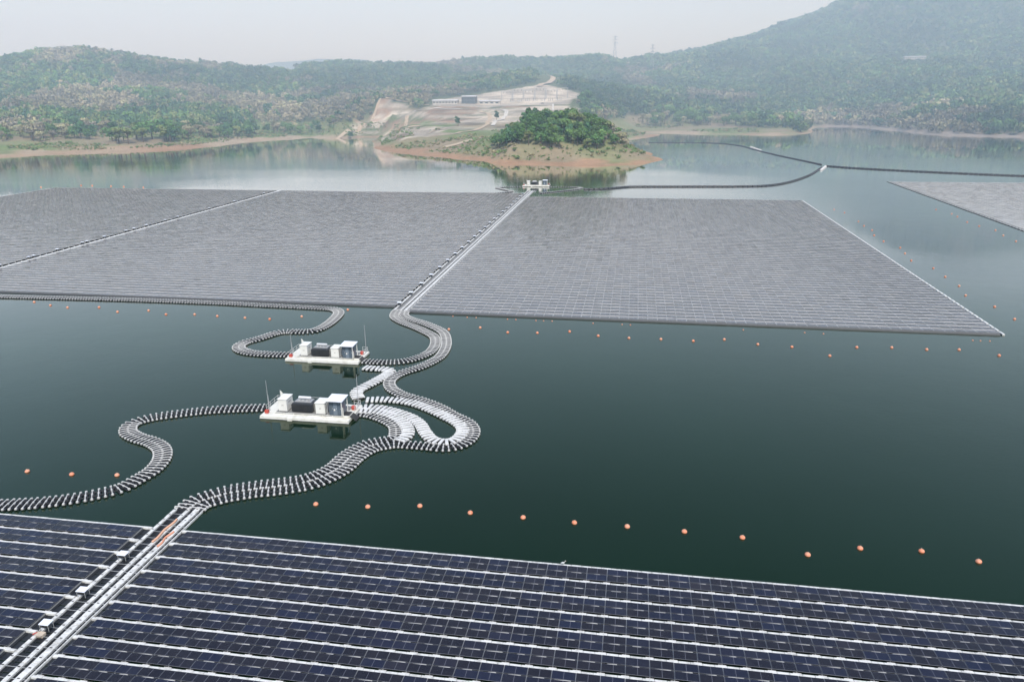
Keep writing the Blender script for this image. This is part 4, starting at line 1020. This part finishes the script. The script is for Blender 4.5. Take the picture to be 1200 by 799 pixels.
# ------------------------------------------------------------------ equipment barges
def make_barge(loc, label, rz=0.0):
    r = thing('equipment_barge', loc, label, 'barge', 'equipment barges', rz)
    mb = MB()
    mb.ring([[(0.25, 0.2, -0.5), (16.4, 0.2, -0.5), (16.4, 6.9, -0.5), (0.25, 6.9, -0.5)], [(0, 0, 0.1), (16.65, 0, 0.1), (16.65, 7.1, 0.1), (0, 7.1, 0.1)], [(0, 0, 0.78), (16.65, 0, 0.78), (16.65, 7.1, 0.78), (0, 7.1, 0.78)], [(0.08, 0.08, 0.86), (16.57, 0.08, 0.86), (16.57, 7.02, 0.86), (0.08, 7.02, 0.86)]])
    mb.build('hull', 'cream_hull', r)
    mb = MB(); mb.box(-0.012, 16.662, -0.012, 7.112, 0.12, 0.37); mb.build('waterline_stain', 'waterline', r)
    mb = MB(); mb.box(2.2, 15.2, 1.25, 6.3, 0.862, 0.885); mb.build('deck', 'deck_grey', r)
    mb = MB(); mb.box(-0.06, 16.71, -0.07, -0.002, 0.30, 0.42, 0, 0.02); mb.box(-0.07, -0.002, 0, 7.1, 0.30, 0.42, 0, 0.02); mb.build('rub_rail', 'chain_white', r)
    mb = MB()
    for x in (5.35,): mb.box(x, x+0.85, -0.34, -0.075, -0.25, 0.80, 0, 0.05)
    mb.build('fender', 'cream_hull', r)
    mb = MB()
    for x in np.arange(2.3, 15.2, 1.83):                                    # low kerb rail round the machines
        mb.tube([(x, 1.1, 0.86), (x, 1.1, 1.16)], 0.04, 6)
    mb.tube([(2.3, 1.1, 1.16), (15.1, 1.1, 1.16)], 0.045, 6); mb.box(2.3, 15.1, 1.03, 1.07, 0.862, 1.0)
    mb.build('kerb_rail', 'cream_hull', r)
    def rail(pts, name):
        mb = MB()
        for x, y in pts: mb.tube([(x, y, 0.86), (x, y, 1.95)], 0.035, 6)
        for z in (1.4, 1.93): mb.tube([(x, y, z) for x, y in pts], 0.03, 6)
        mb.build(name, 'chain_white', r)
    rail([(0.25, 2.2), (0.25, 3.8), (0.25, 5.4), (0.25, 6.85), (1.6, 6.85), (3.1, 6.85)], 'railing')
    rail([(15.2, 6.85), (16.4, 6.85), (16.4, 5.4), (16.4, 3.9)], 'railing')
    rail([(5.0, 6.85), (7.0, 6.85), (9.0, 6.85), (11.0, 6.85), (13.0, 6.85)], 'railing')
    for x, y, h, rr_ in ((0.35, 2.9, 5.6, 0.06), (0.75, 2.4, 3.0, 0.05), (16.1, 6.6, 6.2, 0.07)):
        mb = MB(); mb.tube([(x, y, 0.86), (x, y, 0.86+h*0.5), (x, y, 0.86+h)], [rr_, rr_*0.85, rr_*0.5], 8); mb.box(x-0.14, x+0.14, y-0.14, y+0.14, 0.86, 0.95); mb.build('mast', 'steel_pale', r)
    mb = MB(); mb.tube([(2.0, 4.6, 0.86), (2.0, 4.6, 4.0)], 0.05, 8); fp = mb.build('flag_pole', 'steel_pale', r)
    mb = MB(); 
    for i in range(4):
        x0, x1 = 2.05 + 0.14*i, 2.19 + 0.14*i
        y0, y1 = 4.6 + 0.06*math.sin(i*1.4), 4.6 + 0.06*math.sin((i+1)*1.4)
        mb.quad([(x0, y0, 2.55 + 0.03*i), (x1, y1, 2.58 + 0.03*i), (x1, y1, 3.92 - 0.13*(i+1)), (x0, y0, 3.92 - 0.13*i)])
    mb.build('flag', 'cabinet_white', fp)
    mb = MB(); mb.box(0.5, 1.15, 0.95, 1.5, 0.862, 1.5, 0, 0.06); mb.build('locker', 'red_paint', r)
    mb = MB(); mb.lathe([(0.38, 0.864), (0.42, 1.0), (0.40, 1.45), (0.30, 1.56)], 12, 0, (15.75, 5.0)); mb.build('fire_drum', 'red_paint', r)
    mb = MB(); mb.box(15.35, 16.5, 1.0, 3.4, 0.862, 1.25, 0, 0.06); mb.tube([(15.4, 0.95, 0.86), (15.4, 0.95, 2.9)], 0.07, 8); mb.build('cable_tray', 'cream_hull', r)
    mb = MB()
    for k in range(6): mb.tube([(15.0, 1.3+0.3*k, 1.26), (16.2, 1.3+0.3*k, 1.32), (16.9, 1.3+0.3*k, 0.9), (17.6, 1.3+0.3*k, 0.35)], 0.09, 6)
    mb.build('cable', 'black_plastic', r)
    return r
def make_cabinet(loc, w_, d_, h_, label, rz=0.0):
    r = thing('cabinet', loc, label, 'cabinet', 'white cabinets on the barges', rz)
    mb = MB(); mb.box(0.06, w_-0.06, 0.06, d_-0.06, 0, 0.14); mb.build('plinth', 'transformer_grey', r)
    mb = MB(); mb.box(0, w_, 0, d_, 0.142, h_-0.10, 0, 0.03); mb.build('body', 'cabinet_white', r)
    mb = MB(); mb.ring([[(-0.1, -0.12, h_-0.097), (w_+0.1, -0.12, h_-0.097), (w_+0.1, d_+0.12, h_-0.097), (-0.1, d_+0.12, h_-0.097)], [(-0.1, -0.12, h_-0.02), (w_+0.1, -0.12, h_-0.02), (w_+0.1, d_+0.12, h_-0.02), (-0.1, d_+0.12, h_-0.02)], [(0.15, 0.2, h_+0.09), (w_-0.15, 0.2, h_+0.09), (w_-0.15, d_-0.2, h_+0.09), (0.15, d_-0.2, h_+0.09)]]); mb.build('roof', 'cabinet_white', r)
    for k in range(2):
        x0 = 0.06 + k*(w_/2 - 0.03); x1 = x0 + w_/2 - 0.09
        mb = MB(); mb.box(x0, x1, -0.022, -0.002, 0.22, h_-0.2); dr = mb.build('door', 'cabinet_white', r)
        mb = MB(); hx = x1-0.07 if k == 0 else x0+0.07
        mb.box(hx-0.02, hx+0.02, -0.06, -0.024, h_*0.48, h_*0.58); mb.build('handle', 'black_plastic', dr)
    mb = MB()
    for k in range(5): mb.box(w_+0.002, w_+0.02, d_*0.3, d_*0.7, h_*0.62+0.06*k, h_*0.62+0.035+0.06*k)
    mb.build('vent', 'grey_metal', r)
    return r
def make_transformer(loc, label, rz=0.0):
    r = thing('transformer', loc, label, 'transformer', 'dark transformers on the barges', rz)
    mb = MB(); mb.box(0.2, 4.0, 0.45, 2.3, 0.12, 1.75, 0, 0.05); mb.build('tank', 'transformer_grey', r)
    mb = MB(); mb.box(0.3, 3.9, 0.3, 2.45, 0.0, 0.117); mb.build('skid', 'black_plastic', r)
    for k in range(2):
        mb = MB(); x0 = 0.15 + k*1.95
        mb.box(x0, x0+1.85, 0.36, 0.44, 0.22, 1.62)
        for i in range(14): mb.box(x0+0.02+0.13*i, x0+0.07+0.13*i, 0.02, 0.358, 0.25, 1.58)
        mb.build('radiator', 'transformer_grey', r)
    mb = MB(); mb.box(0.55, 3.7, 0.7, 2.2, 1.755, 1.95, 0, 0.05); mb.build('cover', 'grey_metal', r)
    mb = MB(); mb.tube([(0.9, 1.7, 2.32), (1.0, 1.7, 2.32), (3.2, 1.7, 2.32), (3.3, 1.7, 2.32)], [0.14, 0.24, 0.24, 0.14], 12); mb.box(1.2, 1.3, 1.6, 1.8, 1.952, 2.12); mb.box(2.9, 3.0, 1.6, 1.8, 1.952, 2.12); mb.build('conservator', 'roof_metal', r)
    for k in range(3):
        mb = MB(); x = 1.3 + 0.75*k
        mb.lathe([(0.10, 1.952), (0.10, 2.0), (0.06, 2.02), (0.09, 2.06), (0.05, 2.1), (0.08, 2.15), (0.04, 2.2), (0.03, 2.34)], 10, 0, (x, 1.0)); mb.build('bushing', 'bracket_grey', r)
    mb = MB(); mb.box(4.01, 4.6, 0.9, 2.0, 0.1, 1.5, 0, 0.04); mb.build('control_box', 'deck_grey', r)
    return r
def make_kiosk(loc, label, rz=0.0):
    r = thing('kiosk', loc, label, 'kiosk', 'roofed kiosks on the barges', rz)
    w_, d_, h_ = 2.35, 2.5, 3.05
    mb = MB(); mb.ring([[(-0.25, -0.35, h_-0.10), (w_+0.45, -0.35, h_-0.10), (w_+0.45, d_+0.25, h_+0.05), (-0.25, d_+0.25, h_+0.05)], [(-0.25, -0.35, h_+0.02), (w_+0.45, -0.35, h_+0.02), (w_+0.45, d_+0.25, h_+0.17), (-0.25, d_+0.25, h_+0.17)]]); mb.build('roof', 'roof_white', r)
    mb = MB(); mb.box(0, w_, 0.35, d_-0.1, 0.02, h_-0.25, 0, 0.02); mb.build('body', 'kiosk_blue', r)
    for k in range(3):
        x0 = 0.06 + k*0.76
        mb = MB(); mb.box(x0, x0+0.70, 0.318, 0.348, 0.15, h_-0.55); dr = mb.build('door', 'kiosk_door' if k == 1 else 'kiosk_blue', r)
        mb = MB(); mb.box(x0+0.56, x0+0.60, 0.28, 0.316, 1.3, 1.5); mb.build('handle', 'cabinet_white', dr)
    mb = MB(); mb.box(0.9, 1.15, 0.285, 0.316, 1.0, 1.3); mb.build('sign', 'cabinet_white', r)
    for x, y in ((-0.08, -0.15), (w_+0.22, -0.15), (-0.08, d_+0.05), (w_+0.22, d_+0.05)):
        mb = MB(); mb.box(x-0.06, x+0.06, y-0.06, y+0.06, 0, h_-0.115+0.06*(y > 0)); mb.build('post', 'cabinet_white' if x > 1 else 'grey_metal', r)
    return r
for loc, nm in (((-64.43, 113.0, -0.26), 'nearest'), ((-73.36, 142.0, -0.26), 'second'), ((-67.97, 458.5, -0.1), 'distant')):
    desc = {'nearest': 'nearest cream barge with white cabinets, moored where the white cable loops end', 'second': 'second cream barge carrying machines, just below the far arrays', 'distant': 'small distant white barge in the dark reflection of the wooded mound'}[nm]
    make_barge(loc, desc)
    x, y, z = loc[0], loc[1], loc[2] + 0.888
    make_cabinet((x+2.75, y+2.0, z), 1.6, 2.5, 2.5, 'white cabinet left of the dark transformer on the %s barge' % nm)
    make_transformer((x+5.05, y+2.0, z), 'dark grey transformer between white cabinets on the %s barge' % nm)
    make_cabinet((x+9.95, y+1.7, z), 1.75, 2.3, 2.35, 'white cabinet beside the roofed kiosk on the %s barge' % nm)
    make_kiosk((x+12.5, y+1.35, z), 'dark blue grey kiosk under a flat white roof on the %s barge' % nm)

# ------------------------------------------------------------------ substation and other things on the far shore
def gz_(x, y): return float(height([x], [y])[0])
def draped(name, pts, w_, mat, lift=0.35):
    q = smooth_path(pts, 4.0); xs_ = []; 
    for i in range(len(q)):
        d = (q[min(i+1, len(q)-1)] - q[max(i-1, 0)]).normalized()
        for s in (-1, 0, 1): xs_.append((q[i].x - d.y*w_/2*s, q[i].y + d.x*w_/2*s))
    zz = height([p[0] for p in xs_], [p[1] for p in xs_]) + lift
    mb = MB(); mb.v = [(p[0], p[1], float(z)) for p, z in zip(xs_, zz)]
    for i in range(len(q)-1):
        for s in (0, 1):
            a_ = i*3 + s; mb.f.append((a_, a_+1, a_+4, a_+3)); mb.m.append(0)
    tag(mb.build(name, mat), kind='structure')
draped('road', [(-385.3, 950.1), (-380.6, 991.4), (-375.0, 1038.0), (-375.1, 1083.6), (-371.9, 1109.4), (-351.9, 1107.6), (-323.2, 1102.2), (-290.9, 1077.1)], 4.5, 'dirt_road', 0.8)
draped('path', [(-307.3, 1013.6), (-300.3, 974.2), (-293.2, 924.7)], 5, 'dirt_road', 0.7)
draped('path', [(-234.1, 833.1), (-223.7, 850.0), (-214.9, 866.6)], 3.5, 'dirt_road', 0.6)
draped('path', [(-208.5, 1024.8), (-190.7, 992.2), (-179.5, 933.2), (-172.1, 853.4), (-181.7, 816.3), (-195.9, 788.7)], 5, 'dirt_road', 0.7)
draped('path', [(-304.4, 1024.2), (-271.0, 1024.6), (-231.1, 1031.2), (-197.9, 1036.6)], 2.5, 'wall_pale', 0.7)
draped('path', [(-264.1, 954.8), (-233.2, 965.0), (-197.8, 965.7)], 2.2, 'dirt_road', 0.6)
draped('path', [(-272.0, 897.8), (-240.8, 887.7), (-212.0, 897.5)], 2.5, 'dirt_road', 0.6)
draped('track', [(-142.2, 746.8), (-157.9, 739.2), (-172.2, 726.7), (-183.3, 719.8)], 8, 'dirt_road', 0.5)
draped('road', [(-156.7, 1246.1), (-151.2, 1292.6), (-147.7, 1364.1), (-156.2, 1413.4)], 9, 'dirt_road', 2.0)
draped('drainage_channel', [(-193.4, 1037.4), (-173.2, 1015.4), (-166.5, 975.9), (-168.7, 914.8), (-164.4, 874.9)], 5, 'wall_pale', 0.8)
draped('steps', [(-110.7, 1025.6), (-115.9, 1073.4)], 2.5, 'wall_pale', 0.8)

def hall(loc, w_, d_, h_, name, label, wallm, nwin, glaz):
    r = thing(name, loc, label, 'building')
    mb = MB(); mb.box(0, w_, 0, d_, -3, h_); mb.build('wall', wallm, r)
    mb = MB(); mb.ring([[(-0.8, -1.0, h_+.003), (w_+0.8, -1.0, h_+.003), (w_+0.8, d_+1, h_+.003), (-0.8, d_+1, h_+.003)], [(-0.8, -1.0, h_+0.5), (w_+0.8, -1.0, h_+0.5), (w_+0.8, d_+1, h_+0.5), (-0.8, d_+1, h_+0.5)], [(-0.4, d_/2-0.3, h_+1.6), (w_+0.4, d_/2-0.3, h_+1.6), (w_+0.4, d_/2+0.3, h_+1.6), (-0.4, d_/2+0.3, h_+1.6)]]); mb.build('roof', 'roof_metal', r)
    for k in range(nwin):
        x0 = w_*(k+0.2)/nwin; x1 = w_*(k+0.8)/nwin
        for z0, z1 in (((h_*0.16, h_*0.44), (h_*0.58, h_*0.84)) if h_ > 6 else ((h_*0.3, h_*0.75),)):
            mb = MB(); mb.box(x0, x1, -0.12, -0.003, z0, z1); wv = mb.build('window', 'steel_pale', r)
            mb = MB(); mb.box(x0+0.2, x1-0.2, -0.16, -0.123, z0+0.2, z1-0.2); mb.build('pane', glaz, wv)
    return r
BX = (-247.3, 1082.2)
hall((BX[0], BX[1], gz_(BX[0]+9, BX[1]+2)-0.3), 20, 14, 9.5, 'control_building', 'dark grey two storey building at the left of the pale platform', 'facade_dark', 5, 'glass_dark')
BX = (-289.0, 1079.4)
hall((BX[0], BX[1], gz_(BX[0]+18, BX[1]+2)-0.3), 36, 10, 4.8, 'low_building', 'long low pale building left of the dark grey building', 'wall_pale', 8, 'glass_dark')
BX = (-222.5, 1082.3)
hall((BX[0], BX[1], gz_(BX[0]+10, BX[1]+2)-0.3), 30, 8, 4.2, 'low_building', 'low whitish shed right of the dark grey building', 'wall_pale', 4, 'glass_dark')
HB = (557.8, 1804.2, 79.0)
hz = gz_(HB[0]+20, HB[1])
hall((HB[0], HB[1], hz + 3.0), 42, 16, 9, 'house', 'lone white roofed building on the slope of the big mountain', 'wall_pale', 9, 'glass_dark')
# retaining wall along the platform front and its fence
fr = [(-281.8, 1043.1), (-217.9, 1053.6), (-159.8, 1063.2), (-97.0, 1073.5)]
q = smooth_path(fr, 6.0)
r = thing('fence', (0, 0, 0), 'pale fence along the front edge of the platform', 'fence'); mb = MB(); mp_ = MB()
for p, p2 in zip(q, q[1:]):
    z1, z2 = gz_(p.x, p.y), gz_(p2.x, p2.y)
    mp_.tube([(p.x, p.y, z1-0.5), (p.x, p.y, z1+2.6)], 0.12, 5)
    for k in (0.7, 1.5, 2.4): mb.tube([(p.x, p.y, z1+k), (p2.x, p2.y, z2+k)], 0.10, 4)
mp_.build('post', 'steel_pale', r); mb.build('mesh_panel', 'steel_pale', r)
def gantry(x, y, w_, h_, label):
    z = gz_(x, y) - 0.5
    r = thing('gantry', (x, y, z), label, 'gantry', 'steel gantries on the platform')
    for s in (0, w_):
        mb = MB()
        for dx, dy in ((-.6, -.6), (.6, -.6), (.6, .6), (-.6, .6)): mb.tube([(s+dx, dy, 0), (s+dx*0.35, dy*0.35, h_)], 0.14, 5)
        for k in range(6):
            z0, z1 = h_*k/6, h_*(k+1)/6; f0, f1 = 0.6-0.39*k/6, 0.6-0.39*(k+1)/6
            mb.tube([(s-f0, -f0, z0), (s+f1, -f1, z1)], 0.07, 4); mb.tube([(s+f0, f0, z0), (s-f1, f1, z1)], 0.07, 4)
        mb.build('column', 'steel_pale', r)
    mb = MB()
    for dz in (0, 0.9): mb.tube([(0, 0, h_-0.9+dz), (w_, 0, h_-0.9+dz)], 0.13, 5)
    for k in range(10): mb.tube([(w_*k/10, 0, h_-0.9), (w_*(k+0.5)/10, 0, h_)], 0.07, 4); mb.tube([(w_*(k+0.5)/10, 0, h_), (w_*(k+1)/10, 0, h_-0.9)], 0.07, 4)
    mb.build('beam', 'steel_pale', r)
    mb = MB()
    for k in range(3): mb.lathe([(0.12, h_-3.2), (0.28, h_-3.0), (0.28, h_-1.3), (0.12, h_-0.95)], 7, 0, (w_*(k+0.5)/3, 0))
    mb.build('insulator', 'dark_void', r)
for i, (px_, py_) in enumerate([(-196.5, 1123.0), (-180.5, 1125.6), (-164.5, 1128.3), (-148.5, 1130.9), (-132.5, 1133.5), (-116.5, 1136.1)]):
    gantry(px_, py_, 15, 13 + (i % 2)*2.5, 'steel gantry on the pale platform, %s from the left' % ORD[i])
def bay(x, y, label):
    z = gz_(x, y) - 0.3
    r = thing('switchgear', (x, y, z), label, 'switchgear', 'switchgear on the platform')
    for k in range(3):
        mb = MB(); mb.box(k*2.6-0.5, k*2.6+0.5, -0.5, 0.5, 0, 2.2, 0, 0.1); mb.build('base', 'steel_pale', r)
        mb = MB(); mb.lathe([(0.25, 2.203), (0.3, 2.6), (0.16, 2.8), (0.3, 3.1), (0.16, 3.3), (0.3, 3.6), (0.1, 4.6)], 8, 0, (k*2.6, 0)); mb.build('insulator', 'dark_void', r)
for i, (px_, py_) in enumerate([(-181.0, 1105.3), (-170.1, 1107.1), (-159.2, 1108.9), (-148.3, 1110.6), (-137.4, 1112.4), (-126.5, 1114.2), (-114.4, 1116.2)]):
    bay(px_, py_+1, 'row of pale switchgear under the gantries, %s from the left' % ORD[i])
# vehicle on the platform
vx, vy = (-133.2, 1078.7)
r = thing('parked_car', (vx, vy, gz_(vx, vy)+0.15), 'small dark car parked at the front edge of the pale platform', 'car')
mb = MB(); mb.ring([[(0, 0, .35), (4.4, 0, .35), (4.4, 1.8, .35), (0, 1.8, .35)], [(0, 0, .95), (4.4, 0, .9), (4.4, 1.8, .9), (0, 1.8, .95)], [(.1, .1, 1.0), (4.3, .1, .95), (4.3, 1.7, .95), (.1, 1.7, 1.0)]]); mb.build('body', 'facade_dark', r)
mb = MB(); mb.ring([[(.2, .12, 1.003), (3.3, .12, .99), (3.3, 1.68, .99), (.2, 1.68, 1.003)], [(.6, .25, 1.55), (2.5, .25, 1.55), (2.5, 1.55, 1.55), (.6, 1.55, 1.55)]]); mb.build('cabin', 'glass_dark', r)
for x in (0.85, 3.5):
    for y in (-0.02, 1.62):
        mb = MB(); mb.tube([(x, y, .33), (x, y+0.2, .33)], 0.33, 12); mb.build('wheel', 'black_plastic', r)
# pylons on the skyline
def pylon(x, y, z, h_, label):
    r = thing('pylon', (x, y, z), label, 'pylon', 'pylons on the skyline')
    mb = MB(); b = 4.0
    def half(t): return b*(1-t)**1.3 + 0.7
    lv = [0, .2, .38, .54, .68, .8, .9, 1.0]
    for sx, sy in ((1, 1), (1, -1), (-1, 1), (-1, -1)):
        mb.tube([(sx*half(t), sy*half(t), h_*t) for t in lv], 0.30, 5)
    for t0_, t1_ in zip(lv, lv[1:]):
        a_, c_ = half(t0_), half(t1_)
        for s in (-1, 1):
            mb.tube([(-a_, s*a_, h_*t0_), (c_, s*c_, h_*t1_)], 0.16, 4); mb.tube([(a_, s*a_, h_*t0_), (-c_, s*c_, h_*t1_)], 0.16, 4)
            mb.tube([(s*a_, -a_, h_*t0_), (s*c_, c_, h_*t1_)], 0.16, 4)
    mb.build('tower', 'grey_metal', r)
    for t in (0.72, 0.84, 0.96):
        mb = MB(); mb.tube([(-6.5, 0, h_*t), (0, 0, h_*t+1.0), (6.5, 0, h_*t)], 0.22, 4); mb.tube([(-6.5, 0, h_*t), (0, 0, h_*t-0.4), (6.5, 0, h_*t)], 0.18, 4); mb.build('cross_arm', 'grey_metal', r)
for (x, y, z), lab in zip([(-57.8, 1855.1, 118.3), (27.7, 1818.5, 112.3)], ('taller steel pylon on the skyline left of the big mountain', 'fainter steel pylon on the skyline at the foot of the big mountain')):
    pylon(x, y, gz_(x, y) - 1, 58, lab)
# small boat drawn up at the tip of the peninsula
bx, by_ = (-105.22, 631.26)
r = thing('small_boat', (bx, by_-2, 0.0), 'small white boat at the red shore below the grove', 'boat', None, 0.25)
mb = MB(); secs = []
for x, w_ in ((-3.2, 0.7), (-2, 0.95), (0, 1.05), (1.8, 0.8), (3.0, 0.3), (3.5, 0.04)):
    secs.append([(x, -w_, 0.75 + 0.12*max(0, x)), (x, -w_*0.6, 0.0 + 0.06*max(0, x)), (x, w_*0.6, 0.0 + 0.06*max(0, x)), (x, w_, 0.75 + 0.12*max(0, x))])
mb.ring(secs); mb.build('hull', 'cabinet_white', r)
for x in (-1.2, 0.6):
    mb = MB(); mb.box(x, x+0.35, -0.9, 0.9, 0.78, 0.84); mb.build('thwart', 'bracket_grey', r)

# ------------------------------------------------------------------ render settings
scene.render.engine = 'CYCLES'
scene.view_settings.view_transform = 'Standard'
scene.view_settings.look = 'None'
scene.view_settings.exposure = 0.0
cy = scene.cycles
cy.use_denoising = True
cy.max_bounces = 6; cy.diffuse_bounces = 2; cy.glossy_bounces = 3; cy.volume_bounces = 1; cy.transparent_max_bounces = 4
cy.caustics_reflective = False; cy.caustics_refractive = False
cy.sample_clamp_indirect = 4.0
print('objects', len(scene.objects))
